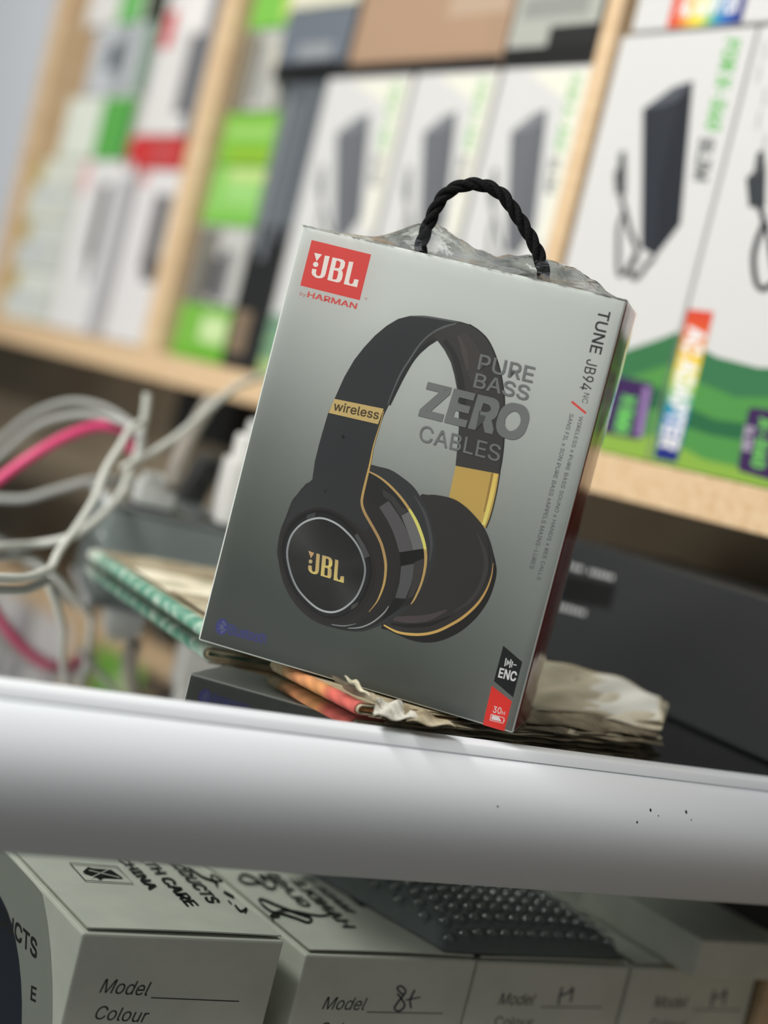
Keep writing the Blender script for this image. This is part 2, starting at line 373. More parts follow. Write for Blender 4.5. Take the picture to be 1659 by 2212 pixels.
P.px(pad, C(36, 35, 34), 4, smooth=4)
padi = [(905, 1080), (925, 1069), (953.6, 1071), (982.5, 1079), (1007.6, 1096), (1031, 1120), (1048, 1143), (1059, 1172), (1064, 1200), (1065, 1222), (1061, 1247), (1049, 1277), (1030, 1306), (1001, 1332), (973, 1350), (944, 1362), (915, 1368), (886, 1368), (857, 1362), (830, 1348), (860, 1300), (900, 1200)]
P.px(padi, C(50, 49, 48), 5, smooth=4)
P.stroke([(1030, 1150), (1046, 1190), (1050, 1225), (1040, 1262), (1015, 1298), (980, 1322)], [2, 8, 10, 10, 8, 3], C(62, 60, 59), 6)
P.stroke([(1052, 1160), (1058, 1200), (1056, 1236), (1044, 1270)], [2, 4, 4, 2], C(40, 39, 39), 6.5)
P.stroke([(850, 1336), (885, 1338), (925, 1334), (965, 1318)], [8, 16, 14, 3], C(74, 68, 68), 6)
P.stroke([(846, 1348), (885, 1352), (930, 1348), (975, 1330)], [3, 9, 8, 2], C(34, 33, 33), 6.5)
P.stroke([(829, 1350), (857, 1364.6), (886, 1370), (915, 1370), (944, 1363.6), (973, 1350), (1002, 1332), (1031, 1305), (1050, 1276), (1061.6, 1245), (1065.5, 1216)], [3, 5, 6, 6, 6, 6, 6, 5.5, 4, 2.5, 1], lambda t: C(206-20*t, 172-24*t, 98-8*t), 7)
# right hand head band with the window in it
band = [(674.5, 1038), (680, 998), (688, 965), (696, 936), (709, 892), (723, 861), (744, 814), (765, 778), (786, 751), (810, 725), (835, 704), (860, 689), (887, 682), (918, 683), (956, 688), (995, 695), (1014, 700.5), (1034, 714), (1053, 733), (1068, 762), (1080, 799), (1088, 843), (1090.5, 878), (1089, 945), (1085, 988), (1079, 1024),
        (984, 1006), (987, 976), (991, 926), (991, 878), (987, 839), (981.5, 810), (974, 783), (960, 756), (945, 736), (927.5, 747), (908, 764), (885, 791), (863, 832), (850, 852), (838, 880), (829, 898), (821, 920), (808, 960), (798, 1000), (790, 1040)]
P.px(band, lambda p: C(50, 50, 50), 1)
inner = [(945, 736), (938, 722), (960, 708), (983, 699), (1014, 701), (1034, 714), (1053, 733), (1068, 762), (1080, 799), (1088, 843), (1090.5, 878), (1089, 945), (1085, 988), (1079, 1024), (984, 1006), (987, 976), (991, 926), (991, 878), (987, 839), (981.5, 810), (974, 783), (960, 756)]
P.px(inner, C(58, 57, 56), 2)
P.stroke([(1000, 720), (1018, 760), (1028, 810), (1030, 850)], [10, 34, 30, 8], C(66, 63, 61), 3)
P.stroke([(990, 725), (1003, 760), (1010, 800)], [4, 12, 4], C(74, 70, 68), 3.5)
P.stroke([(960, 735), (982, 770), (995, 820), (1002, 880)], [10, 12, 14, 12], C(44, 44, 45), 3)
P.stroke([(1014, 701), (1034, 714), (1053, 733), (1068, 762), (1080, 799), (1088, 843), (1090, 878), (1089, 945), (1085, 988), (1079, 1022)], 3, C(34, 34, 34), 3.6)
P.px([(674.5, 1038), (680, 998), (688, 965), (696, 936), (709, 892), (723, 861), (744, 814), (765, 778), (786, 751), (810, 725), (835, 704), (860, 689), (887, 682), (918, 683), (956, 688), (978, 697), (955, 707), (930, 721), (905, 744), (880, 780), (864, 808), (846, 848), (829, 888), (821, 920), (808, 960), (798, 1000), (790, 1040)], lambda p: C(47, 49, 51), 3)
P.stroke([(884, 683), (918, 684), (956, 690), (990, 697)], [1, 4, 4, 2], C(84, 86, 88), 3.7)
P.stroke([(838, 872), (852, 838), (866, 807), (883, 780), (908, 743), (933, 720), (960, 706), (985, 699)], [2, 3, 4, 4, 4, 4, 5, 3], C(88, 90, 92), 4)
P.stroke([(842, 876), (858, 838), (874, 806), (892, 777), (915, 750), (938, 734)], [3, 8, 9, 8, 8, 5], C(40, 41, 42), 3.8)
# ear cup assembly
cup = [(672, 1041), (656, 1051), (640, 1070.5), (630.6, 1083), (618, 1116), (605, 1150), (599, 1190), (602, 1213), (609, 1248), (623, 1282), (643, 1311), (667, 1333), (692, 1347), (717, 1355), (743, 1361), (770, 1364), (790, 1362), (810, 1355), (833, 1345), (853, 1334), (880, 1316), (905, 1285), (923, 1251), (934, 1222), (939, 1193), (940, 1168), (934, 1135), (923, 1100), (907, 1071), (892, 1050), (869, 1031), (844, 1015), (818, 1008), (797, 1004), (760, 1010), (720, 1020)]
P.px(cup, C(52, 53, 55), 8, smooth=4)
shell = [(672, 1041), (656, 1051), (640, 1070.5), (630.6, 1083), (618, 1116), (605, 1150), (599, 1190), (602, 1213), (609, 1248), (623, 1282), (643, 1311), (667, 1333), (692, 1347), (717, 1354), (743, 1360), (770, 1362), (795, 1357), (820, 1345), (845, 1328), (870, 1312), (890, 1302), (909, 1264), (917, 1235), (920, 1208), (918.5, 1185), (913, 1162), (901.5, 1131), (888, 1106), (872.6, 1083), (857, 1064), (838, 1045), (818.6, 1030), (798, 1019), (760, 1016), (715, 1025)]
P.px(shell, C(40, 40, 40), 9, smooth=4)
P.stroke([(895, 1070), (916, 1106), (928, 1145), (932, 1180), (928, 1212)], [2, 6, 7, 6, 2], C(72, 72, 74), 9)
P.px([(819.5, 1095.5), (840, 1082), (861, 1112), (876, 1139), (885, 1160), (892, 1189), (863, 1193), (853, 1160), (838, 1125)], C(84, 82, 84), 10)
P.px([(867, 1114), (885, 1104), (898, 1125), (909, 1154), (915, 1185), (894, 1196), (888, 1170), (878, 1141)], C(104, 104, 105), 10)
P.px([(826, 1056), (850, 1072), (868, 1096), (884, 1102), (865, 1114), (846, 1084), (828, 1072)], C(58, 58, 58), 9.6)
P.px([(867, 1223), (894, 1218), (894, 1237), (888, 1264), (876, 1293), (854, 1291), (863, 1260)], C(80, 81, 82), 10)
P.px([(895, 1215), (915, 1206), (914, 1232), (905, 1262), (892, 1288), (880, 1294), (890, 1262)], C(60, 58, 57), 10)
P.px([(863, 1193), (915, 1185), (916, 1206), (895, 1215), (866, 1223)], C(24, 24, 24), 10.2)
P.px([(852, 1293), (877, 1296), (858, 1318), (838, 1332), (822, 1342), (838, 1316)], C(28, 28, 28), 10.2)
# inner shell carrying the stem
inn = [(672, 1041), (656, 1051), (640, 1070.5), (630.6, 1083), (618, 1116), (605, 1150), (599, 1190), (602, 1213), (609, 1248), (623, 1282), (643, 1311), (667, 1333), (692, 1347), (722, 1352), (760, 1348), (800, 1328), (832, 1300), (852, 1268), (862, 1232), (863, 1200), (855, 1165), (840, 1130), (815, 1095), (790, 1066), (790, 1040), (740, 1030)]
P.px(inn, C(44, 42, 41), 11, smooth=4)
P.px([(674.5, 1036), (690, 1020), (797, 1004), (785, 1072), (784, 1095), (802, 1132), (790, 1150), (740, 1112), (690, 1098), (650, 1110), (622, 1150), (612, 1150), (630, 1086), (650, 1058)], C(48, 49, 50), 12)
ringo = spline([(634, 1150), (658, 1128), (692, 1119), (725, 1130), (752, 1152), (772, 1177), (784, 1204), (789, 1231), (784, 1259), (770, 1289), (750, 1309), (730, 1320), (710, 1322), (688, 1315), (665, 1297), (643, 1271), (629, 1240), (621, 1204), (623, 1176)], 4, True)
cc = ringo.mean(0)
P.px([tuple(cc+(p-cc)*1.235+np.array([4, 2])) for p in ringo], C(40, 38, 37), 12.5)
P.px([tuple(cc+(p-cc)*1.155+np.array([2, -1])) for p in ringo], C(26, 26, 27), 13)
P.px([tuple(cc+(p-cc)*1.10+np.array([2, 0])) for p in ringo], C(34, 34, 35), 13.5)
P.px([(766, 1157), (772, 1152), (788, 1177), (799, 1201), (788, 1206), (777, 1177)], C(72, 73, 74), 14)
P.px([(664, 1112), (682, 1107), (680, 1119), (662, 1124)], C(62, 64, 65), 14)
P.px([(760, 1308), (776, 1300), (770, 1310), (758, 1318)], C(70, 70, 70), 14)
# brushed metal disc: radial sheen, as printed
uvc = fF.uv(*cc); fan = [uvc]+[fF.uv(*p) for p in ringo]; nn = len(ringo)
cols = [C(46, 46, 46)]
for p in ringo:
    a = math.degrees(math.atan2(-(p[1]-cc[1]), p[0]-cc[0]))
    def lobe(c0, w): d = abs((a-c0+180) % 360-180); return max(0, 1-d/w)
    v = 33+32*lobe(130, 38)+26*lobe(-52, 34)+10*lobe(10, 20)+8*lobe(180, 20); cols.append(C(v, v, v))
P.raw(fan, [[0, 1+(i+1) % nn, 1+i] for i in range(nn)], cols, 14.5)
P.stroke([tuple(p) for p in ringo[::4]], 4.2, lambda t: C(150+22*math.sin(t*12.5), 154+22*math.sin(t*12.5), 156+22*math.sin(t*12.5)), 15, n=4, closed=True)
z7 = lambda L: [(640+x*.08439, 1170+y*.08439) for x, y in L]
gl = lambda p: C(196+14*math.sin(p[1]*900), 176+18*math.sin(p[1]*900), 110)
P.px(z7([(522, 300), (610, 325), (585, 740), (565, 805), (520, 832), (460, 832), (390, 805), (335, 755), (308, 690), (315, 600), (400, 618), (405, 720), (430, 770), (460, 775), (490, 740)]), gl, 16)
P.px(z7([(672, 345), (830, 385), (895, 420), (932, 490), (928, 590), (900, 650), (870, 670), (905, 710), (910, 830), (890, 920), (860, 940), (628, 870)]), gl, 16, [z7([(765, 430), (815, 440), (838, 475), (835, 590), (815, 620), (748, 605)]), z7([(735, 665), (790, 672), (812, 700), (805, 850), (790, 880), (722, 850)])])
P.px(z7([(1000, 450), (1085, 480), (1055, 900), (1070, 965), (1100, 985), (1125, 965), (1140, 880), (1228, 890), (1220, 1058), (960, 980)]), gl, 16)
P.px(z7([(315, 232), (465, 290), (380, 425)]), C(190, 154, 110), 16); P.ell(z7([(370, 508)])[0], 4.1, 4.4, C(176, 160, 116), 16)
P.stroke([(829, 888), (821, 918), (808, 960), (800, 1000), (791, 1038), (784, 1068), (782, 1087), (788, 1107), (802, 1132), (817, 1159), (826, 1181), (833, 1213), (833, 1239), (829.5, 1262), (822, 1284), (813, 1302), (797, 1322)], [2, 2, 2.5, 4, 5, 5.5, 5.5, 6, 6, 6, 6, 6, 5.5, 5, 4, 2.5, 1], lambda t: C(176+10*math.sin(t*9), 146+10*math.sin(t*9), 92), 16)
P.stroke([(798, 1019), (818.6, 1030), (838, 1045), (857, 1064), (872.6, 1083), (888, 1106), (901.5, 1131), (913, 1162), (918.5, 1185), (920, 1208), (917, 1235), (909, 1264), (896, 1293), (888, 1305)], [3, 4, 5, 5, 5.5, 6, 7, 7, 6.5, 6.5, 5.5, 5, 4, 2], lambda t: C(182, 152, 96) if (t < .36 or t > .62) else C(212, 206, 112), 16)
P.stroke([(717, 1349), (743, 1352), (770, 1347)], [2, 3, 1], C(120, 122, 124), 16)
P.stroke([(752, 1357), (779, 1355), (806, 1343.6), (829.5, 1324), (840, 1309)], [1.5, 3, 3.2, 3, 1.5], C(146, 148, 150), 16)
P.px([(723, 861.6), (829, 883), (817, 916.6), (710, 892)], C(188, 164, 108), 16)
P.text('wireless', (719.5, 886), (817, 906.5), (724, 866.5), C(72, 62, 44), 17, .012)
P.ell((741.5, 943), 2.6, 4, C(26, 26, 26), 17); P.ell((703, 1061), 2, 3, C(26, 26, 26), 17)
P.done('headphones_print', hb, label='picture of black over-ear headphones with gold lines')
# --- slogan
P = Print(fF); GT = C(108, 111, 110)
P.text('PURE', (1031, 798), (1150, 827.5), (1038, 764.5), GT, 18, .010)
P.text('BASS', (1022, 836.5), (1140, 866), (1029, 805), GT, 18, .010)
P.text('ZERO', (903, 898), (1129, 955), (925, 824), GT, 18, .032)
P.text('CABLES', (904, 952), (1078, 998), (910, 917), GT, 18, .004)
P.done('slogan_print', hb, label='grey slogan lettering')
# --- text up the right edge
P = Print(fF); BK, GR = C(44, 45, 45), C(84, 87, 87)
P.text('TUNE', (1294, 668.7), (1272.8, 760.9), (1319.4, 674.6), BK, 1, .012)
P.text('JB94', (1268.4, 775), (1252.2, 840.6), (1292.5, 780.3), BK, 1, .004)
P.text('NC', (1261.5, 848), (1256.7, 869.8), (1273.7, 851), C(66, 68, 68), 1)
P.stroke([(1235, 867.5), (1266, 893)], 5, C(204, 68, 62), 1)
P.text('WIRELESS x PURE BASS SOUNO x HANDS x REE CALLS', (1252, 898.5), (1159.4, 1252), (1260.3, 900.3), GR, 1, .006)
P.text('SANS FIL x SON PURE BASS xAPPELS MAINS-LURES', (1231, 893), (1143.9, 1227.5), (1239.7, 895.5), GR, 1, .006)
P.done('edge_text_print', hb, label='dark lettering running down the right edge')
# --- bluetooth mark and the two badges
P = Print(fF); BL = C(44, 46, 104)
P.ell((479.5, 1354), 13.5, 18, BL, 1, ang=.1)
for L in ([(473, 1348), (486, 1361), (478, 1367), (482, 1341), (488, 1349), (472, 1359)],): 
    for a, b in zip(L, L[1:]): P.stroke([a, b], 1.8, C(84, 88, 108), 2, n=1)
P.text('Bluetooth', (492, 1370), (574, 1392), (496, 1347), BL, 1, .02)
P.done('bluetooth_print', hb)
P = Print(fF); z6 = lambda L: [(1030+x*.104, 1370+y*.104) for x, y in L]; WH = C(236, 238, 234)
P.px(z6([(550, 235), (945, 575), (755, 1312), (355, 970)]), C(30, 33, 33), 1)
P.px(z6([(310, 1070), (728, 1395), (570, 2015), (125, 1880)]), C(216, 56, 48), 1)
P.text('ENC', *z6([(438, 893), (800, 985), (485, 692)]), WH, 2, .02)
for a, b in (((612, 495), (580, 665)), ((648, 535), (620, 648)), ((672, 565), (658, 625)), ((713, 522), (680, 698)), ((745, 560), (720, 685)), ((762, 628), (825, 645))): P.stroke(z6([a, b]), 2.1, WH, 2, n=1)
P.text('30', *z6([(328, 1622), (495, 1662), (355, 1488)]), C(240, 232, 214), 2, .005)
P.text('H', *z6([(512, 1668), (572, 1684), (532, 1590)]), C(240, 232, 214), 2)
P.stroke(z6([(300, 1662), (570, 1738)]), 1.3, WH, 2, n=1); P.stroke(z6([(570, 1738), (545, 1850)]), 1.3, WH, 2, n=1); P.stroke(z6([(545, 1850), (272, 1785)]), 1.3, WH, 2, n=1); P.stroke(z6([(272, 1785), (300, 1662)]), 1.3, WH, 2, n=1)
P.stroke(z6([(572, 1775), (562, 1815)]), 2, WH, 2, n=1); P.px(z6([(322, 1682), (462, 1720), (512, 1815), (300, 1768)]), WH, 2)
P.done('badge_print', hb, label='black and red slanted badges')
# --- twisted cord handle
mid = B_BL+By*BD*.5
cn = [(908, 560), (910, 530), (918, 503), (932, 470), (948, 438), (968, 415), (995, 402), (1025, 398), (1057, 404), (1086, 422), (1107, 450), (1130, 485), (1150, 520), (1166, 556), (1174, 590), (1177, 625), (1177, 650)]
path = spline([hit(x, y, mid, -By) for x, y in cn], 14)
T = np.gradient(path, axis=0); T /= np.linalg.norm(T, axis=1)[:, None]; sl = np.concatenate([[0], np.cumsum(np.linalg.norm(np.diff(path, axis=0), axis=1))])
U1 = np.tile(By, (len(path), 1)); U2 = np.cross(T, U1)
M_cord = mat('black_cord', rgb(12, 12, 13), .8, spec=.15, bump=(900, .6, (1, 1, 1)))
cord = mk('cord_handle', *tube(path, .0009, 8), M_cord, hb, smooth=True)
for k in range(3):
    ph = 2*math.pi*k/3+sl/.024*2*math.pi
    Pk = path+U1*(np.cos(ph)*.0016)[:, None]+U2*(np.sin(ph)*.0016)[:, None]
    mk('strand', *tube(Pk, .0017, 10), M_cord, cord, smooth=True)
# --- shrink wrap
def grid(nu, nv, fn):
    V = [fn(i/nu, j/nv) for j in range(nv+1) for i in range(nu+1)]
    return np.array(V), [[j*(nu+1)+i, j*(nu+1)+i+1, (j+1)*(nu+1)+i+1, (j+1)*(nu+1)+i] for j in range(nv) for i in range(nu)]
def film_front(u, v):
    st = max(0, 1-u*2.4)*math.exp(-((v-.62)/.22)**2); d = .0019+st*.00012*math.sin((v*BH+u*BW*.35)*1400)+.00008*nz2(u*.3, v*.3)
    e = min(u, 1-u, v, 1-v); d = d*min(1, .55+e*20)
    return B_BL+Bx*(u*BW)+Bz*(v*BH)-By*d
def film_side(u, v):
    d = .0006+.0016*math.sin(math.pi*u)*(.5+.5*nz2(u*.4, v*.9)); return B_BR+Bx*d+By*(u*BD)+Bz*(v*BH)
mk('shrink_wrap', *join([grid(48, 64, film_front), grid(6, 40, film_side)]), M_film, hb, smooth=True)
feet = [((908-652)/722*BW, .5), (BW*.745, .5)]
def film_top(u, v):
    x, y = u*BW, v*BD; h = .0006
    for fx, amp, wx in ((BW*.345, .0125, .020), (BW*.73, .0085, .030), (BW*.52, .0030, .05)):
        h += amp*math.exp(-((x-fx)/wx)**2)*math.exp(-((v-.5)/.26)**2)
    e = math.sin(math.pi*min(max(v, 0), 1))**.5*min(1, u*8)*min(1, (1-u)*10)
    h = h*e+(.0012+.0010*nz2(u*1.2, v*.7)+.0008*math.sin(u*90+v*9)*max(0, nz2(u*.5, v)))*e
    return B_BL+Bz*(BH+h)+Bx*x+By*(y-.0012*(1-v*2))
mk('film_top', *grid(90, 16, film_top), M_filmtop, hb, smooth=True, )

# ================================================================== BANKNOTES
def note_mat(name, c1, c2, c3, sc=45):
    m = mat(name, c1, .8, noise=(sc, c2, (1, 1, 1)), bump=(160, .7, (1, 1, 1))); nt = m.node_tree; b = nt.nodes['Principled BSDF']
    rp = [n for n in nt.nodes if n.type == 'VALTORGB'][0]; e = rp.color_ramp.elements.new(.5); e.color = c3; return m
M_noteA = note_mat('worn_note', rgb(120, 106, 82), rgb(176, 166, 142), rgb(150, 138, 112))
M_noteB = note_mat('pale_note', rgb(150, 152, 128), rgb(226, 220, 198), rgb(206, 196, 170), 30)
M_noteG = note_mat('green_note', rgb(70, 128, 108), rgb(196, 200, 184), rgb(104, 140, 120), 120)
M_noteO = note_mat('orange_note', rgb(206, 96, 74), rgb(196, 150, 92), rgb(208, 124, 78), 50)
M_paper = mat('white_paper', rgb(192, 190, 178), .7, bump=(220, .9, (1, 1, 1)))
M_noteD = note_mat('dark_note', rgb(92, 85, 68), rgb(158, 148, 124), rgb(124, 114, 94), 70)
M_notecol = print_mat('printed_note', .8, .2)
def note_grey(s, q):
    w = .5+.5*nz2(s*1.7+q, q*2.3-s); w2 = .5+.5*math.sin(s*70+q*55+3*nz2(s*2, q)); return [150+26*w-18*w2, 138+26*w-18*w2, 112+24*w-16*w2]
def orange_edge(s, q):
    w = .5+.5*math.sin(s*43+q*31)
    if q > .615 or s < .12: return note_grey(s, q)
    k = np.interp(s, [.12, .3, .6, .72, 1], [0, 1, 2, 3, 4]); T = np.array([[160, 136, 102], [190, 130, 90], [188, 132, 82], [188, 92, 82], [192, 96, 88]], float)
    i = int(min(k, 3.999)); c = T[i]+(T[i+1]-T[i])*(k-i); return list(c*(1-.12*w))
def green_edge(s, q):
    if q > .62: return note_grey(s, q)
    w = .5+.5*nz2(s*2.6, q*3.1); st = max(0, math.sin(s*83+2*nz2(s*3, q)))**3
    g = np.array([66, 122, 104.])*(1-w*.45)+np.array([150, 162, 142.])*w*.45
    if q < .47: g = g*.45+np.array([126, 132, 116.])*.55
    k = max(st*.7, max(0, 1-s*5), .8*max(0, s-.9)*8); k = min(k, 1); return list(g*(1-k)+np.array([206, 208, 196.])*k)
def folded(A, B, Ls, h, n, mats, root, wav=.0006, colfn=None):
    """notes folded in half round the edge A-B, nested"""
    A, B = np.array(A), np.array(B); d = N(B-A); inward = N(np.cross(np.array([0, 0, 1.]), d)); L = np.linalg.norm(B-A)
    for i in range(n):
        r = h/2*(1-i/n)*.98; t = h/2/n*.8; Lb = Ls*(1-.05*random.random()); ph = random.random()*9
        def prof_pt(q, rr, s, Lb=Lb, ph=ph):
            wv = wav*math.sin(s*22+ph)*(1 if i == 0 else .6)
            if q < .4: y, z = Lb*(1-q/.4), -rr
            elif q > .6: y, z = Lb*(q-.6)/.4, rr+wv*min(1, (q-.6)*5)
            else: a = math.pi*(q-.4)/.2; y, z = -rr*math.sin(a), -rr*math.cos(a)
            return y, z+h/2+.0003
        NU, NQ = (60, 40) if i == 0 else (26, 24); V = []; cols = []; e0, e1 = random.uniform(-.002, .002), random.uniform(-.002, .002)
        for rr in (r, max(r-t, .0001)):
            for j in range(NQ+1):
                for k in range(NU+1):
                    s = k/NU; y, z = prof_pt(j/NQ, rr, s); V.append(A+d*(L*s+e0*(1-s)+e1*s)+inward*y+np.array([0, 0, max(z, .0002)])); cols.append(rgb(*colfn(s, j/NQ)))
        nv = (NU+1)*(NQ+1); Fc = []
        for j in range(NQ):
            for k in range(NU):
                a = j*(NU+1)+k; Fc.append([a, a+NU+1, a+NU+2, a+1]); Fc.append([nv+a, nv+a+1, nv+a+NU+2, nv+a+NU+1])
        for k in range(NU):
            a = k; Fc.append([a, a+1, nv+a+1, nv+a]); a = NQ*(NU+1)+k; Fc.append([a+1, a, nv+a, nv+a+1])
        for j in range(NQ):
            a = j*(NU+1); Fc.append([a+NU+1, a, nv+a, nv+a+NU+1]); a += NU; Fc.append([a, a+NU+1, nv+a+NU+1, nv+a])
        mk('banknote', V, Fc, mats[i % len(mats)] if i else M_notecol, root, smooth=True, cols=cols if i == 0 else None)
# orange-edged wad under the front of the box
B, A = gz(783, 1552), gz(592, 1452); B = B+np.array([0, .002, 0])
wad = empty('banknote_wad', (A+B)/2*np.array([1, 1, 0]), 'folded wad of worn notes with an orange-red folded edge under the headphone box', 'banknotes')
folded(A, B, .055, .0060, 4, [M_noteO, M_noteA, M_noteD], wad, .0, orange_edge)
# green-edged wad behind the box at left
B, A = gz(458, 1392), gz(198, 1212)
wad = empty('banknote_wad', (A+B)/2*np.array([1, 1, 0]), 'folded wad of worn notes with a green folded edge left of the headphone box', 'banknotes')
folded(A, B, .075, .0078, 4, [M_noteG, M_noteA, M_noteA], wad, .0008, green_edge)
for j, (u0_, u1_, m_) in enumerate(((.02, .34, M_noteA), (.30, .66, M_noteB), (.6, .97, M_noteA))):
    d = B-A; inw = N(np.cross([0, 0, 1.], N(d)))
    mk('banknote', *grid(12, 10, lambda u, v: A+d*(u0_+(u1_-u0_)*u)+inw*(.004+.078*v)+np.array([0, 0, .0086+.0009*j+.0016*math.sin(u*7+v*5+j)*v+.004*v*v])), m_, wad, smooth=True)
# big loose wad to the right, springing up behind the box
FRp = B_BR; RR = B_BR+By*BD
def lift(P):
    d1 = np.dot(P-RR, By); d2 = np.dot(P-FRp, Bx); return max(d1, d2, 0.)
c00, c10, c11, c01 = gz(815, 1560), gz(1412, 1617), np.array([.622, .662, 0]), np.array([.462, .668, 0])
wad = empty('banknote_wad', ((c00+c10+c11+c01)/4)*np.array([1, 1, 0]), 'loose crumpled wad of pale banknotes fanning out to the right of the headphone box', 'banknotes')
NS = 15
Zed = lambda z: np.array([0, 0, z])
for i in range(NS):
    f = i/(NS-1); ja, jb, jc, jd = [np.array([random.uniform(-.006, .006), random.uniform(-.003, .003), 0]) for _ in range(4)]
    ph = random.random()*9
    back = .0 if i < 9 else (.009 if i < 12 else .030)          # the upper notes are pulled back, so the edges step
    tip = -.012 if i < 5 else (.004 if i < 12 else .012)
    def sheet(u, v, top):
        P = (c00+ja)*(1-u)*(1-v)+(c10+jb)*u*(1-v)+(c11+jc)*u*v+(c01+jd)*(1-u)*v
        P = P+np.array([tip*max(0, u-.5)*2, (back*(1-.65*max(0, u-.45)/.55)+.0022*math.sin(u*10+ph)+.0013*math.sin(u*37+ph*3))*(1-v), 0])
        l = lift(P); z = .0005+f*.0052
        z += f*(.027*(1-math.exp(-l/.060)))*(.30+.70*v)*(1-.62*max(0, u-.5)/.5)
        z += (.0011*math.sin(u*13+v*5+ph)+.0006*math.sin(u*31-v*9+ph*2))*min(1, l/.018)*(.25+f)
        z += .0018*(i == NS-1)*min(1, l/.02)
        z += .0022*max(0, 1-v*4)*math.sin(u*9+ph)*min(1, l/.02)*f
        return P+Zed(max(z, .0004)+(.0003 if top else 0))
    a_, fa = grid(44, 16, lambda u, v: sheet(u, v, True)); b_, fb = grid(44, 16, lambda u, v: sheet(u, v, False))
    V, Fc = join([(a_, fa), (b_, [q[::-1] for q in fb])]); n = len(a_)
    Fc += [[k+1, k, n+k, n+k+1] for k in range(44)]+[[45*k+44, n+45*k+44, n+45*k+89, 45*k+89] for k in range(16)][:0]
    if i == NS-1:
        cols = []
        for j_ in range(17):
            for k_ in range(45):
                u, v = k_/44, j_/16; w_ = .5+.5*nz2(u*1.3, v*1.1); g_ = max(0, nz2(u*1.9+.4, v*.9+.2)); st = .5+.5*math.sin(u*60+v*8+4*nz2(u, v))
                c = np.array([206, 198, 174.])*(.88+.12*w_)-14*st*max(0, .6-v)
                c = c*(1-.6*g_*max(0, min(1, (.7-u)*6)))+np.array([130, 148, 128.])*.6*g_*max(0, min(1, (.7-u)*6))
                if u+.025*math.sin(v*21) > .76 and .12 < v: c = np.array([232, 230, 220.])
                if v > .97 or u > .985: c = np.array([190, 180, 152.])
                cols.append(rgb(*c, k=1.1))
        mk('banknote', V, Fc, M_notecol, wad, smooth=True, cols=cols*2)['label'] = 'pale top note with a white bare margin'
        continue
    mk('banknote', V, Fc, [M_noteD, M_noteA, M_noteB, M_noteD, M_noteA][i % 5] if i < 9 else (M_noteD if i < 12 else M_noteB), wad, smooth=True)
# torn leaf and white slips poking out under the box front
def slip(px4, zs, m_, th=.0003, wav=.0006):
    q = [gz(x, y, z) for (x, y), z in zip(px4, zs)]
    def fn(u, v, t): P = q[0]*(1-u)*(1-v)+q[1]*u*(1-v)+q[2]*u*v+q[3]*(1-u)*v; return P+np.array([0, 0, wav*math.sin(u*9+v*6)+t])
    a_, fa = grid(10, 8, lambda u, v: fn(u, v, th)); b_, fb = grid(10, 8, lambda u, v: fn(u, v, 0))
    return join([(a_, fa), (b_, [x[::-1] for x in fb])])
V, Fc = slip([(822, 1528), (806, 1500), (712, 1458), (742, 1486)], [.0075, .0115, .0135, .0085], M_noteD)
tag(mk('torn_note', V, Fc, M_noteD, smooth=True), 'small dark torn note leaf curling up at the front of the headphone box', 'banknote')
V, Fc = slip([(800, 1506), (768, 1470), (742, 1462), (770, 1486)], [.0105, .0150, .0150, .0120], M_noteB)
tag(mk('torn_note', V, Fc, M_noteB, smooth=True), 'pale torn note corner standing up behind the dark torn leaf', 'banknote')
V, Fc = slip([(905, 1557), (806, 1548), (812, 1512), (872, 1518)], [.0066, .0066, .0084, .0080], M_paper, wav=.0011)
tag(mk('paper_slip', V, Fc, M_paper, smooth=True), 'crumpled white paper slip sticking out below the headphone box', 'paper')
V, Fc = slip([(985, 1572), (880, 1560), (868, 1526), (930, 1540)], [.0064, .0064, .0078, .0076], M_noteD, wav=.0009)
tag(mk('torn_note', V, Fc, M_noteA, smooth=True), 'brown note edge lying right of the white paper slip', 'banknote')
# ================================================================== COUNTER TOP: AMPLIFIER, POWER STRIP, CABLES
dA, dB = gz(1176, 1430), gz(1650, 1645); dd = N(dB-dA); dn = N(np.array([-dd[1], dd[0], 0]))      # dn points away from the lens
if np.dot(dn, FW) < 0: dn = -dn
fD = Face(dA, dd, (0, 0, 1), -dn)
htop = fD.uv(1420, 1218)[1]
amp = empty('amplifier', dA+dd*.15+dn*.05, 'matt black audio unit with small white lettering beside the banknotes', 'amplifier', M=np.array([dd, dn, [0, 0, 1]]).T)
V, Fc = box((-.02, 0, .0003), (.34, .095, htop), .002, 2); mk('body', frame(V, dA, (dd, dn, (0, 0, 1))), Fc, mat('black_painted_metal', rgb(42, 44, 45), .4), amp)
P = Print(fD); lw = rgb(200, 202, 202)
P.px([(1212, 1238), (1332, 1264), (1318, 1316), (1200, 1296)], rgb(14, 14, 15), 1)
P.px([(1222, 1214), (1229, 1213), (1231, 1222), (1223, 1224)], lw, 2)
for x0_, y0_, n_ in ((1239, 1220, 3), (1278, 1231, 6), (1208, 1305, 7)):          # lettering too small to read: short light marks
    for k in range(n_): P.stroke([(x0_+k*9, y0_+k*2.4), (x0_+k*9-2, y0_+k*2.4+9)], 5.5, lw, 2, n=1)
P.done('lettering', amp, label='small white lettering')
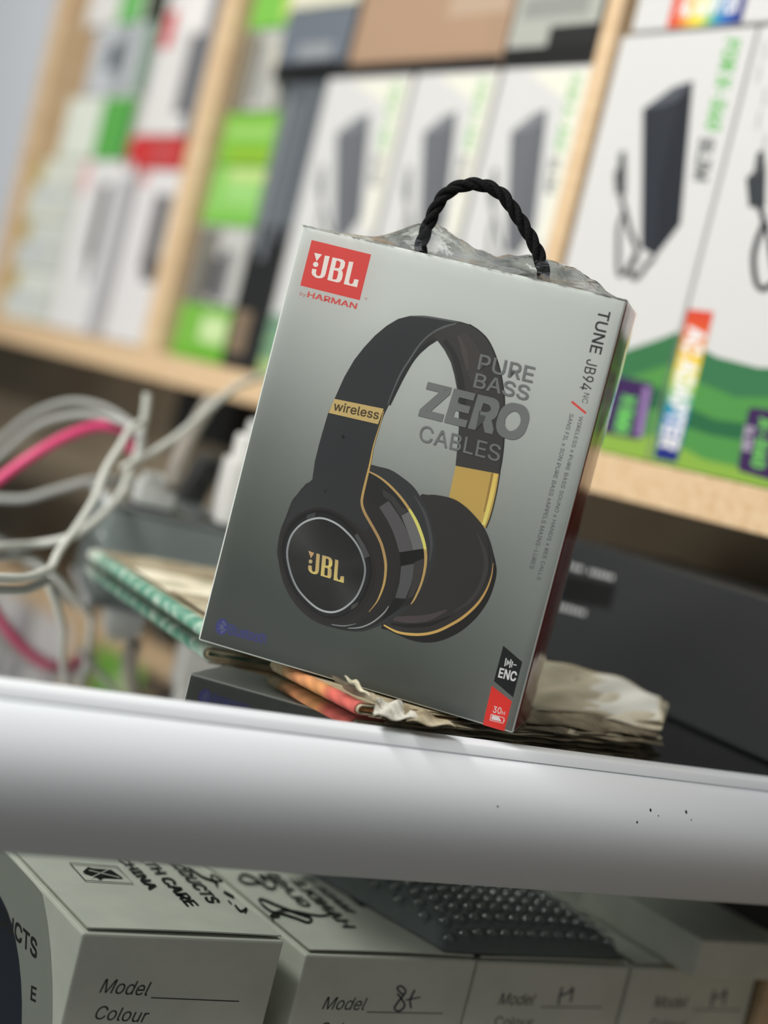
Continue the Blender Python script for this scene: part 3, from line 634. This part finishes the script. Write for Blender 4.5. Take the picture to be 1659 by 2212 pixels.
# power strip
sA, sB = gz(217, 1196), gz(470, 1251); sd = N(sB-sA); sn = N(np.array([-sd[1], sd[0], 0]))
if np.dot(sn, FW) < 0: sn = -sn
fS = Face(sA, sd, (0, 0, 1), -sn); hs = fS.uv(330, 1107)[1]
M_grey = mat('grey_plastic', rgb(112, 121, 119), .42); M_lgrey = mat('light_grey_plastic', rgb(200, 203, 200), .45); M_wplug = mat('white_plastic', rgb(222, 222, 218), .4)
ps = empty('power_strip', sA+sd*.08, 'grey power strip crowded with plugs on the glass counter', 'power strip', M=np.array([sd, sn, [0, 0, 1]]).T)
Ls = .16; sW = .15
V, Fc = box((0, 0, .0004), (Ls, sW, hs-.003), .0015); mk('body', frame(V, sA, (sd, sn, (0, 0, 1))), Fc, M_grey, ps)
V, Fc = box((-.001, -.001, hs-.003), (Ls+.001, sW+.001, hs), .001); mk('top_plate', frame(V, sA, (sd, sn, (0, 0, 1))), Fc, mat('brushed_edge', rgb(120, 126, 128), .3, .4), ps)
V, Fc = box((-.0022, .001, hs-.0045), (.0012, sW-.001, hs+.0008), .0007); mk('edge_highlight', frame(V, sA, (sd, sn, (0, 0, 1))), Fc, mat('painted_highlight', rgb(226, 230, 230), .3), ps)  # thin pale strip added as the highlight along the left top edge
for i in range(3):
    V, Fc = box((.014+.05*i, .022, hs), (.050+.05*i, .058, hs+.0015), .0006); mk('socket', frame(V, sA, (sd, sn, (0, 0, 1))), Fc, M_dark, ps)
for i, (x_, z_) in enumerate(((.006, .01), (.006, .024))):
    V, Fc = tube([sA+sn*(.02+.03*i)+np.array([0, 0, z_])-sd*.0012, sA+sn*(.02+.03*i)+np.array([0, 0, z_])], .002, 10); mk('screw', V, Fc, M_lgrey, ps)
def plug(x, y, w_, d_, h_, m_, label, name='plug', bev=.002, prongs=True):
    r = empty(name, sA+sd*(x+w_/2)+sn*(y+d_/2)+np.array([0, 0, hs+.0015]), label, 'plug', M=np.array([sd, sn, [0, 0, 1]]).T)
    O_ = sA+np.array([0, 0, hs+.0016])
    V, Fc = box((x, y, 0), (x+w_, y+d_, h_*.72), bev); mk('body', frame(V, O_, (sd, sn, (0, 0, 1))), Fc, m_, r)
    V, Fc = box((x+w_*.12, y+d_*.12, h_*.72), (x+w_*.88, y+d_*.88, h_), bev); mk('cap', frame(V, O_, (sd, sn, (0, 0, 1))), Fc, m_, r)
    return r
plug(.016, .018, .026, .03, .022, M_lgrey, 'light grey cube plug at the left end of the power strip')
plug(.071, .008, .034, .036, .062, M_wplug, 'tall white charger plugged in next to the headphone box', 'charger')
plug(.084, .050, .03, .03, .072, M_wplug, 'white plug half hidden behind the tall white charger')
# black bagged adapter standing behind
ad = empty('bagged_adapter', gz(445, 1090)*np.array([1, 1, 0])+sn*.03, 'black power adapter in a clear bag behind the power strip', 'adapter')
a0 = sA+sd*.052+sn*.152
V, Fc = box((0, 0, 0), (.022, .028, .075), .004); Rl = np.array([N(sd*.94+np.array([0, 0, .0])), sn, N(np.array([0, 0, 1])+sd*.28)])
mk('body', frame(V, a0+np.array([0, 0, .0008]), Rl), Fc, M_black, ad)
V, Fc = grid(10, 16, lambda u, v: frame(np.array([[-.002+.026*u, -.002-.0015*nz2(u*2, v*2)-.001, .077*v]]), a0, Rl)[0]); mk('clear_bag', V, Fc, M_filmtop, ad, smooth=True)
# cables: each its own thing, drooping from the shelf to the strip and over the glass
M_cab = mat('white_cable', rgb(188, 190, 182), .5); M_cab2 = mat('grey_cable', rgb(150, 152, 148), .5); M_pink = mat('pink_cable', rgb(206, 62, 112), .45); M_rose = mat('red_cable', rgb(150, 60, 78), .5)
def cable(pts, r, m_, name, label, cat='cable', grp=None, seg=8):
    pt = spline([at(x, y, d) if d else gz(x, y, r+.0006) for x, y, d in pts], 8); pt[:, 2] = np.maximum(pt[:, 2], r+.0006)
    V, Fc = tube(pt, r, seg); return tag(mk(name, V, Fc, m_, smooth=True), label, cat, grp)
cable([(-60, 1010, 1.15), (0, 950, 1.14), (70, 895, 1.13), (150, 868, 1.12), (225, 880, 1.10), (285, 918, 1.08), (300, 950, 1.07)], .0024, M_cab2, 'cable', 'upper grey cable arching above the pink cable')
cable([(-60, 1040, 1.12), (0, 985, 1.11), (80, 920, 1.10), (165, 896, 1.09), (240, 905, 1.07), (300, 935, 1.06), (305, 990, 1.06)], .0026, M_cab2, 'cable', 'lower grey cable arching directly over the pink cable')
cable([(-60, 1085, 1.04), (0, 1035, 1.045), (70, 985, 1.05), (140, 945, 1.06), (205, 922, 1.07), (255, 925, 1.075), (282, 945, 1.08), (283, 975, 1.085)], .0037, M_pink, 'cable', 'bright pink cable curving in from the left')
cable([(318, 850, 1.06), (314, 890, 1.06), (306, 930, 1.06), (298, 975, 1.06), (280, 1020, 1.06), (262, 1065, 1.055), (222, 1110, 1.02), (185, 1140, 1.0), (140, 1164, .99), (60, 1178, 0), (-40, 1186, 0)], .0026, M_cab, 'cable', 'pale cable hanging straight down then running off to the left edge')
cable([(312, 912, 1.05), (285, 922, 1.03), (262, 960, 1.01), (228, 1015, 1.0), (205, 1075, .98), (168, 1135, .955), (128, 1190, .93), (106, 1230, 0), (60, 1247, 0), (0, 1248, 0), (-50, 1246, 0)], .0025, M_cab, 'cable', 'nearest white cable looping down across the glass')
cable([(575, 812, 1.25), (530, 826, 1.2), (490, 850, 1.15), (440, 893, 1.1), (375, 948, 1.06), (315, 985, 1.04), (262, 1012, 1.03)], .0025, M_cab, 'cable', 'pale cable slanting from the shelf board down to the power strip')
cable([(455, 865, 1.17), (425, 915, 1.14), (400, 960, 1.11), (380, 1010, 1.08), (372, 1052, 1.065)], .0055, mat('beige_hose', rgb(140, 134, 124), .6), 'cable', 'thick beige cable behind the plugs')
cable([(-30, 1075, 1.12), (50, 1078, 1.12), (110, 1062, 1.12), (180, 1042, 1.11), (240, 1035, 1.12), (300, 1045, 1.15)], .003, M_cab2, 'cable', 'grey cable lying behind the power strip at the left edge')

# ================================================================== SHELF STOCK
def carton(name, a0, a1, z0, z1, dep, side, label, cat='box', group=None, y0=.004, bev=.0012):
    r = empty(name, sh(np.array([[-(a0+a1)/2, y0+dep/2, z0]]))[0], label, cat, group, M=np.array([SX, SY, SZ]).T)
    mk('carton', *sbox(a0, a1, z0+.0004, z1-.0004, y0, y0+dep, bev, 1), side, r)
    f = Face(sh(np.array([[-a0, y0, z0]]))[0], SX, SZ, -SY); return r, f, a0-a1, z1-z0
KS = .84
c_ = lambda r, g=None, b=None: rgb(r, g, b, KS)
# normalised artwork of the adapter cartons (traced on the nearest one)
AW, AH = .118, .286
def adapter_front(P, w, h, green=True, layer0=1, haze=0.):
    c_ = lambda r, g, b: rgb(r+(215-r)*haze, g+(215-g)*haze, b+(215-b)*haze, KS)  # mixes shrink-wrap haze and reflection into the print colours
    f0 = Face(sh(np.array([[-.124, .004, .145]]))[0], SX, SZ, -SY)
    def nrm(L): 
        q = [f0.uv(*p) for p in L]; return [(a/AW*w, b/AH*h) for a, b in q]
    brick = [(1498, 174), (1455, 188), (1389, 236), (1386, 535), (1417, 554), (1471, 484)]
    P.poly(nrm(brick), c_(44, 48, 56), layer0)
    P.poly(nrm([(1498, 174), (1455, 188), (1389, 236), (1430, 230), (1466, 214)]), c_(84, 88, 96), layer0+1)
    P.poly(nrm([(1466, 214), (1498, 174), (1471, 484), (1417, 554), (1428, 400)]), c_(36, 40, 48), layer0+1)
    P.poly(nrm([(1338, 330), (1352, 326), (1353, 372), (1352, 424), (1330, 420), (1327, 375), (1336, 360)]), c_(70, 72, 74), layer0)
    P.stroke(nrm([(1341, 424), (1350, 455), (1362, 500), (1376, 535), (1374, 560), (1355, 585), (1338, 590), (1336, 540), (1338, 490), (1350, 455)]), .0042*w/AW, c_(40, 42, 44), layer0, uv=True)
    P.stroke(nrm([(1378, 545), (1360, 580), (1375, 600), (1400, 570), (1415, 556)]), .0046*w/AW, c_(44, 46, 48), layer0, uv=True)
    T = lambda *L: nrm(L)
    P.text('FOR X-360', *T((1570, 82), (1524, 280), (1602, 86)), c_(104, 186, 92), layer0, .03, uv=True)
    P.text('SLIM', *T((1514, 296), (1498, 388), (1546, 300)), c_(92, 94, 94), layer0, .03, uv=True)
    if green:
        P.poly([(0, 0), (w, 0), (w, h*.30), (w*.86, h*.275), (w*.6, h*.235), (w*.3, h*.21), (0, h*.20)], c_(58, 118, 74), layer0)
        P.poly([(0, .02*h), (w, .02*h), (w, h*.225), (w*.6, h*.16), (w*.25, h*.13), (0, h*.125)], c_(84, 150, 74), layer0+1)
        P.poly([(0, h*.1), (w*.5, h*.125), (w, h*.17), (w, h*.12), (w*.5, h*.09), (0, h*.07)], c_(44, 104, 66), layer0+2)
        P.poly([(0, 0), (w, 0), (w, h*.055), (w*.5, h*.045), (0, h*.05)], c_(140, 178, 72), layer0+3)
# nearest adapter carton
r, f, w, h = carton('adapter_box', .1315, .0065, .145, .431, .09, M_white, 'white adapter carton with a purple label left of the rainbow strip', 'box', 'power adapter cartons')
w0 = w; f = Face(sh(np.array([[-.124, .004, .145]]))[0], SX, SZ, -SY); w = .1175; P = Print(f); adapter_front(P, w, h)
P.px([(1330, 812), (1404, 826), (1413, 836), (1390, 944), (1378, 950), (1296, 934), (1318, 820)], c_(62, 36, 88), 6)
P.text('X', (1346, 852), (1341, 872), (1376, 858), c_(108, 196, 96), 7, .06); P.text('360', (1340, 876), (1326, 932), (1372, 882), c_(108, 196, 96), 7, .06)
P.px([(1391, 834), (1406, 837), (1388, 944), (1373, 941)], c_(150, 122, 174), 7)
P.done('front_print', r)
# second: other side of the carton faces out
r, f, w, h = carton('adapter_box', .0045, -.113, .145, .431, .09, M_white, 'white adapter carton with a vertical rainbow strip at the right edge', 'box', 'power adapter cartons')
P = Print(f)
P.poly([(0, 0), (w, 0), (w, h*.26), (w*.6, h*.245), (w*.3, h*.255), (0, h*.29)], c_(56, 118, 76), 1)
P.poly([(0, 0), (w, 0), (w, h*.20), (w*.5, h*.175), (0, h*.21)], c_(80, 148, 74), 2)
P.poly([(0, h*.15), (w*.4, h*.12), (w, h*.13), (w, h*.09), (w*.4, h*.085), (0, h*.10)], c_(40, 104, 66), 3)
P.poly([(0, 0), (w, 0), (w, h*.03), (w*.4, h*.03), (0, h*.065)], c_(136, 176, 70), 4)
rb = [(0, (216, 66, 50)), (.14, (224, 96, 46)), (.30, (240, 200, 60)), (.42, (244, 226, 70)), (.52, (176, 206, 110)), (.62, (70, 170, 170)), (.72, (26, 122, 196)), (.86, (28, 72, 160)), (1, (30, 30, 110))]
def rainbow(t):
    for (a, x), (b, y) in zip(rb, rb[1:]):
        if t <= b: k = (t-a)/(b-a); return c_(*[x[i]+(y[i]-x[i])*k for i in range(3)])
    return c_(*rb[-1][1])
q0, q1, q2, q3 = [f.uv(*p) for p in ((1487, 668), (1542, 674), (1462, 1000), (1412, 990))]
V = []; cs = []
for i in range(17):
    t = i/16; V += [q0*(1-t)+q3*t, q1*(1-t)+q2*t]; cs += [rainbow(t)]*2
P.raw(V, [[2*i, 2*i+2, 2*i+3, 2*i+1] for i in range(16)], cs, 5)
P.text('AC ADAPTER', (1487, 704), (1424, 964), (1528, 712), c_(240, 240, 240), 6, .035)
P.px([(1625, 880), (1700, 892), (1672, 1040), (1598, 1018), (1594, 1008), (1617, 886)], c_(60, 34, 84), 6)
P.text('X-360', (1642, 900), (1622, 1008), (1672, 906), c_(104, 180, 92), 7, .05); P.text('SLIM', (1610, 918), (1602, 972), (1632, 922), c_(170, 160, 180), 7, .04)
P.px([(1636, 330), (1650, 322), (1655, 370), (1653, 448), (1618, 448), (1612, 385), (1628, 372)], c_(56, 60, 64), 5)
P.stroke([(1640, 446), (1650, 480), (1636, 520), (1628, 560), (1634, 610), (1650, 625), (1670, 610)], 13, c_(48, 50, 54), 5)
P.stroke([(1655, 480), (1664, 540), (1672, 590)], 10, c_(48, 50, 54), 5)
for k in range(6): P.stroke([(1655-13*(k % 2), 90+50*k), (1648-13*(k % 2), 130+50*k)], 5, c_(176, 176, 176), 5, n=2)
P.done('front_print', r)
# cartons lying across the top of those two
r, f, w, h = carton('adapter_box', .124, -.02, .4325, .55, .09, M_white, 'white carton lying on its side on top with a rainbow strip at its foot', 'box', 'power adapter cartons')
P = Print(f); a0_, b0_ = f.uv(1440, 60), f.uv(1602, 46); hh = .045
V = []; cs = []
for i in range(17):
    t = i/16; V += [(a0_[0]+(b0_[0]-a0_[0])*t, .0012), (a0_[0]+(b0_[0]-a0_[0])*t, .034)]; cs += [rainbow(t)]*2
P.raw(V, [[2*i, 2*i+2, 2*i+3, 2*i+1] for i in range(16)], cs, 1)
P.text('AC ADAPTER', (a0_[0]+.008, .008), (b0_[0]-.006, .008), (a0_[0]+.008, .026), c_(240, 240, 240), 2, .03, uv=True)
P.done('front_print', r)
r, f, w, h = carton('adapter_box', -.022, -.13, .4325, .55, .09, M_white, 'plain white carton end at the very top right corner', 'box', 'power adapter cartons')
# middle bay: three adapter cartons
for a0_, a1_, lb in ((.498, .372, 'leftmost of the three blurred white adapter cartons behind the cord handle'), (.366, .2595, 'middle of the three blurred white adapter cartons behind the cord handle'), (.2545, .1535, 'rightmost of the three blurred white adapter cartons, next to the wooden divider')):
    r, f, w, h = carton('adapter_box', a0_, a1_, .145, .412, .09, M_white, lb, 'box', 'power adapter cartons'); P = Print(f); adapter_front(P, w, h, haze=.38)
    P.poly([(w*.3, h*.985), (w*.99, h*.985), (w*.99, h*.5), (w*.86, h*.52), (w*.8, h*.9)], c_(233, 232, 218), .6); P.done('front_print', r)
def stock(name, a0, a1, z0, z1, col, label, prints=(), cat='box', group=None, dep=.1, y0=.004, rough=.5):
    r, f, w, h = carton(name, a0, a1, z0, z1, dep, mat(name+'_card', c_(*col), rough), label, cat, group, y0)
    if prints:
        for i, (x0, y0_, x1, y1, cc_) in enumerate(prints):
            P = Print(f); P.poly([(x0*w, y0_*h), (x1*w, y0_*h), (x1*w, y1*h), (x0*w, y1*h)], c_(*cc_), 1+i*.5); P.done('printed_patch', r)
    return r
stock('brown_box', .478, .2625, .4125, .56, (172, 142, 116), 'tan brown box on top of the white adapter cartons', [(0, 0, 1, .07, (34, 32, 30)), (.02, .1, .9, .98, (176, 146, 120)), (.62, .3, .98, .98, (188, 164, 142)), (0, 0, .03, 1, (30, 28, 27))])
stock('silver_box', .2585, .1535, .4125, .56, (176, 178, 170), 'silver grey box with a black foot at the top beside the divider', [(0, 0, 1, .10, (30, 30, 30)), (.45, .10, .95, .2, (40, 40, 40)), (.1, .25, .8, .36, (150, 152, 146)), (.2, .5, .9, .62, (196, 198, 192)), (.94, 0, 1, 1, (28, 28, 28))])
stock('dark_box', .569, .502, .145, .4115, (30, 31, 32), 'tall black box with a grey upper half beside the green boxes', [(.02, .5, .98, .99, (92, 98, 104)), (.06, .42, .2, .95, (126, 132, 136)), (.34, .38, .48, .92, (120, 126, 132)), (.7, .45, .8, .95, (112, 118, 124)), (.1, .05, .55, .2, (132, 114, 94))], y0=.006)
stock('slate_box', .5945, .4815, .4125, .478, (108, 116, 126), 'slate blue box with a black base on top of the tall black box', [(0, 0, 1, .24, (26, 27, 28)), (.3, .28, .8, .5, (150, 154, 158))])
stock('cream_box', .5945, .4815, .4785, .56, (228, 226, 204), 'cream box at the top edge above the slate blue box')
gcol = dict(g4=(124, 188, 66), g3=(140, 200, 96), g2=(128, 190, 70), g1=(128, 192, 84))
for nm, z0, z1, col, lb, pr in (
    ('green_box', .145, .1985, (120, 184, 70), 'bottom green box of the stack beside the left divider', [(.45, .35, .9, .8, (206, 230, 170)), (0, 0, 1, .2, (106, 176, 52))]),
    ('white_box', .1990, .2755, (196, 196, 192), 'white box with a grey picture, second from the bottom of the green stack', [(0, .0, .42, .96, (122, 120, 112)), (.3, .1, .55, .6, (84, 84, 84)), (.5, .05, .72, .7, (110, 110, 112))]),
    ('green_box', .2760, .3335, (140, 202, 100), 'light green box, third from the bottom of the stack by the divider', [(.3, .4, .9, .7, (160, 214, 126)), (.3, .74, 1, .96, (196, 220, 140)), (0, 0, 1, .16, (120, 190, 70))]),
    ('green_box', .3340, .3860, (126, 190, 66), 'green box with a yellowish band, fourth from the bottom of the stack by the divider', [(.1, .5, .9, .75, (156, 206, 108)), (.2, .1, .9, .3, (150, 188, 52))]),
    ('white_box', .3865, .4665, (190, 190, 184), 'pale grey box with dark streaks above the green boxes', [(0, .0, .36, .96, (128, 122, 108)), (.42, .1, .52, .85, (120, 122, 120)), (.62, .1, .7, .6, (160, 160, 156)), (.72, .5, .9, .8, (214, 206, 186))]),
    ('green_box', .4670, .5500, (126, 196, 80), 'green box at the top edge of the stack by the divider', [(.7, .1, 1, .95, (190, 210, 110))])):
    stock(nm, .6775, .5715 if z1 < .39 else .5955, z0, z1, col, lb, pr, group='stack of green and white boxes', dep=.12, y0=.012)
# left bay
stock('phone_box', .814, .723, .145, .3255, (226, 224, 224), 'white box with a dark picture standing against the left divider', [(.5, .42, .9, .86, (110, 108, 108)), (.6, .36, .95, .5, (96, 92, 92)), (.04, .9, .2, .99, (224, 150, 150))])
stock('phone_box', .955, .834, .145, .3345, (228, 227, 226), 'white box with a pinkish corner and narrow dark picture', [(.0, .80, .16, .99, (236, 184, 184)), (.46, .42, .66, .86, (84, 84, 86)), (.54, .30, .64, .45, (96, 96, 98)), (.82, 0, 1, .9, (176, 176, 182))])
stock('red_box', .8575, .7395, .326, .3605, (206, 52, 54), 'flat red box lying above the white boxes', [(.45, .1, .9, .9, (196, 78, 78)), (0, .0, .08, .5, (140, 30, 40))])
stock('white_red_box', .846, .724, .361, .515, (226, 224, 222), 'white box with a red top corner and grey device picture by the divider', [(.04, .60, .24, .86, (210, 70, 74)), (.3, .72, .75, .97, (240, 236, 234)), (.58, .14, .8, .68, (110, 110, 112)), (.8, 0, 1, 1, (120, 122, 128))])
stock('green_white_box', 1.035, .86, .335, .406, (226, 232, 220), 'cream box with a bright green right end', [(.53, .0, .98, .96, (92, 172, 80)), (.92, 0, 1, .96, (70, 130, 66))])
stock('grey_picture_box', 1.005, .858, .4065, .486, (196, 200, 204), 'pale grey box with a dark blurred picture', [(.28, .35, .5, .75, (96, 104, 110)), (.5, .05, .66, .95, (140, 146, 148)), (.86, 0, 1, 1, (84, 128, 90))])
stock('mixed_box', 1.045, .90, .4865, .57, (228, 226, 222), 'white and green box at the top of the left bay', [(.58, 0, .98, 1, (112, 186, 104))])
stock('dark_green_box', .897, .853, .4865, .57, (42, 50, 30), 'dark green box at the top of the left bay')
for i, (z0, z1, col) in enumerate(((.145, .203, (224, 228, 218)), (.2035, .262, (214, 218, 210)), (.2625, .3345, (222, 226, 212)))):
    stock('cream_pack', 1.088, .962, z0, z1, col, ('bottom', 'middle', 'topmost')[i]+' cream pack of the stack at the far left of the shelf', [(.0, .55, .22, .98, (196, 176, 112)), (.3, .2, .5, .6, (190, 196, 204)), (.7, .1, .98, .7, (200, 204, 198))], group='cream packs')

# ================================================================== BOXES UNDER THE GLASS
YB = .62
def small_box(X0, X1, ztop, zb, dep, label, y=YB, flap=True, name='white_carton', grp='white cartons in the showcase'):
    r = empty(name, ((X0+X1)/2, y+dep/2, zb), label, 'box', grp)
    mk('carton', *box((X0, y, zb), (X1, y+dep, ztop-.0012), .0012, 2), M_box, r)
    if flap:
        a_, fa = grid(12, 2, lambda u, v: np.array([X0+.0025+(X1-X0-.0035)*u, y+.0022+(dep-.004)*v, ztop+.0003+.0009*math.sin(u*2.2+.4)*(1-v)]))
        b_ = a_-np.array([0, 0, .0007]); V, Fc = join([(a_, fa), (b_, [q[::-1] for q in fa])])
        n = len(a_); Fc += [[i, i+n, i+1+n, i+1] for i in range(12)]
        mk('top_flap', V, Fc, M_box, r)
    return r, Face((X0, y, zb), (1, 0, 0), (0, 0, 1), (0, -1, 0)), Face((X0, y, ztop+.0013), (1, 0, 0), (0, 1, 0), (0, 0, 1))
INK = rgb(34, 36, 34); SPR = lambda: None
ZB = -.2624
# first carton
r, ff, ft = small_box(.301, .402, -.116, ZB, .125, 'nearest white carton with a blank model line and a dark disc on its side')
P = Print(ff)
P.text('Model', (214, 2144), (317, 2151), (229, 2114), INK, 1); P.stroke([(326, 2155), (516, 2163)], 2.2, INK, 1, n=2)
P.text('Colour', (201, 2201), (313, 2209), (215, 2172), INK, 1); P.stroke([(324, 2214), (514, 2222)], 2.2, INK, 1, n=2)
P.done('front_print', r)
P = Print(ft)
P.stroke([(150, 1864), (184, 1902), (288, 1909), (252, 1872), (152, 1864)], 1.6, INK, 1, n=1)
P.px([(178, 1884), (190, 1873), (200, 1876), (240, 1879), (266, 1897), (222, 1895), (216, 1900), (206, 1893)], INK, 1)
P.stroke([(196, 1896), (236, 1878)], 1.6, rgb(214, 216, 204), 2, n=1); P.stroke([(192, 1880), (258, 1896)], 1.4, rgb(214, 216, 204), 2, n=1)
P.text('CHINA', (250, 1850), (322, 1922), (272, 1848), INK, 1, .02); P.text('HEALTH CARE', (255, 1806), (404, 1958), (280, 1805), INK, 1, .02); P.text('PRODUCTS', (345, 1842), (450, 1950), (372, 1842), INK, 1, .02)
P.stroke([(405, 1872), (440, 1895), (480, 1905), (455, 1890), (470, 1915)], 4, INK, 1); P.stroke([(483, 1926), (505, 1938)], 5, INK, 1); P.stroke([(492, 1945), (500, 1952)], 3, INK, 1); P.stroke([(507, 1955), (520, 1968), (532, 1962), (528, 1972)], 4, INK, 1)
P.done('top_print', r)
fs = Face((.301, .745, ZB), (0, -1, 0), (0, 0, 1), (-1, 0, 0)); P = Print(fs)
uc = fs.uv(-90, 2250)
def disc(P, c, rr, col, layer): P.poly([(c[0]+rr*math.cos(t), c[1]+rr*math.sin(t)) for t in np.linspace(0, 2*math.pi, 40, False) if True], col, layer)
def clip(L): return [(min(max(a, .001), .124), min(max(b, .001), .144)) for a, b in L]
R1 = np.linalg.norm(fs.uv(46, 2118)-uc); R2 = np.linalg.norm(fs.uv(112, 2085)-uc)
P.poly(clip([(uc[0]+R2*math.cos(t), uc[1]+R2*math.sin(t)) for t in np.linspace(0, 2*math.pi, 48, False)]), rgb(150, 154, 146), 1)
P.poly(clip([(uc[0]+R1*math.cos(t), uc[1]+R1*math.sin(t)) for t in np.linspace(0, 2*math.pi, 48, False)]), rgb(34, 40, 54), 2)
P.text('PRODUCTS', (-48, 1950), (80, 2074), (-46, 1912), INK, 3, .02); P.text('E', (66, 2160), (78, 2166), (68, 2128), INK, 3, .02)
P.done('side_print', r)
# second carton
r, ff, ft = small_box(.4155, .5165, -.122, ZB, .125, 'white carton with a handwritten number on its model line')
P = Print(ff); PEN = rgb(40, 46, 70)
P.text('Model', (695, 2180), (785, 2182), (708, 2153), INK, 1); P.stroke([(792, 2186), (956, 2189)], 2, INK, 1, n=2)
P.stroke([(872, 2150), (858, 2136), (866, 2130), (876, 2142), (860, 2164), (852, 2178), (862, 2184), (874, 2172), (866, 2156), (858, 2146)], 4, PEN, 1)
P.stroke([(896, 2138), (886, 2160), (888, 2178)], 4, PEN, 1); P.stroke([(876, 2160), (908, 2154)], 3, PEN, 1)
P.text('Colour', (684, 2236), (785, 2238), (696, 2208), INK, 1)
P.done('front_print', r)
P = Print(ft); GI = rgb(70, 72, 68)
P.text('HANDLE', (742, 2004), (622, 1898), (770, 2004), GI, 1, .02); P.text('MADE S', (746, 1968), (650, 1892), (772, 1972), GI, 1, .02); P.text('GLASS', (650, 1958), (572, 1884), (676, 1958), GI, 1, .02)
P.stroke([(516, 1896), (526, 1888), (548, 1896), (580, 1918), (595, 1915), (586, 1900), (560, 1890), (575, 1905)], 4.5, INK, 2); P.stroke([(514, 1898), (534, 1908), (565, 1906)], 4, INK, 2)
P.stroke([(558, 1946), (566, 1942), (600, 1956), (640, 1972), (672, 1984), (664, 1992), (636, 1982), (600, 1972), (584, 1980), (604, 1978)], 4.5, INK, 2); P.stroke([(562, 1950), (590, 1970), (620, 1966), (690, 1978), (720, 1972)], 4, INK, 2)
P.px([(752, 1935), (772, 1940), (796, 1955), (780, 1958)], INK, 2); P.stroke([(796, 1952), (826, 1955)], 2, INK, 2)
P.done('top_print', r)
# third and fourth
for X0, X1, lb, xs in ((.5175, .6205, 'white carton under the bubble-wrapped packet', (1075, 1150, 1168, 1300)), (.6225, XE-.004, 'dim white carton beside the wooden end panel', (1410, 1480, 1498, 1600))):
    r, ff, ft = small_box(X0, X1, -.1225, ZB, .125, lb); P = Print(ff); b = 2170 if xs[0] < 1200 else 2176
    P.text('Model', (xs[0], b), (xs[1], b+1), (xs[0]+11, b-25), INK, 1); P.stroke([(xs[2], b+5), (xs[3], b+6)], 2, INK, 1, n=2)
    P.stroke([(xs[2]+46, b-38), (xs[2]+40, b-14), (xs[2]+38, b)], 4, PEN, 1); P.stroke([(xs[2]+42, b-20), (xs[2]+60, b-26), (xs[2]+70, b-36), (xs[2]+64, b-6)], 4, PEN, 1)
    P.text('Colour', (xs[0]-8, b+50), (xs[1], b+51), (xs[0]-4, b+25), INK, 1); P.done('front_print', r)
# carton standing on the back row
cb = gz(1496, 2114, -.1212); ct = hit(1524, 2027, cb, np.array([0, 1., 0]))
r, ff, ft = small_box(cb[0], XE-.003, ct[2], -.1210, .10, 'white carton stacked on top of the dim carton by the end panel', y=cb[1], flap=False)
r, ff, ft = small_box(.515, .632, -.100, ZB, .12, 'white carton in the back row behind the bubble-wrapped packet', y=.7655, flap=False)
# bubble-wrapped packet
def packet(u, v):
    x = (u-.5)*2; y = (v-.5)*2; e = max(0, 1-abs(x)**5)**.5*max(0, 1-abs(y)**5)**.5
    return e
pk = empty('bubble_wrapped_packet', (.56, .68, -.1213), 'grey bubble-wrapped packet lying on the white cartons', 'packet')
bx0, bx1, by0, by1 = .498, .618, .623, .742
ang = math.radians(0)
top = lambda u, v: np.array([bx0+(bx1-bx0)*u-.02*v, by0+(by1-by0)*v, -.1205+.020*packet(u, v)*(.75+.25*v)])
bot = lambda u, v: np.array([bx0+(bx1-bx0)*u-.02*v, by0+(by1-by0)*v, -.1207])
a_, fa = grid(28, 24, top); b_, fb = grid(28, 24, bot)
V, Fc = join([(a_, fa), (b_, [q[::-1] for q in fb])])
mk('contents', V, Fc, mat('dark_contents', rgb(104, 112, 112), .5), pk, smooth=True)
parts = []
sv = [(math.cos(a)*math.cos(e), math.sin(a)*math.cos(e), math.sin(e)) for e in (0.15, .6, 1.05) for a in np.linspace(0, 2*math.pi, 8, False)]+[(0, 0, 1)]
sf = [[8*k+i, 8*k+(i+1) % 8, 8*k+8+(i+1) % 8, 8*k+8+i] for k in range(2) for i in range(8)]+[[16+i, 16+(i+1) % 8, 24] for i in range(8)]
for i in range(13):
    for j in range(12):
        u, v = (i+.5+.5*(j % 2))/13.6, (j+.5)/12
        if .03 < u < .97: parts.append((np.array(sv)*np.array([.0042, .0042, .0028])+top(u, v), sf))
V, Fc = join(parts); tag(mk('bubbles', V, Fc, clear_mat('bubble_film', (.92, .95, .95, 1), .14, 1.45, .16), pk, smooth=True), kind='stuff')
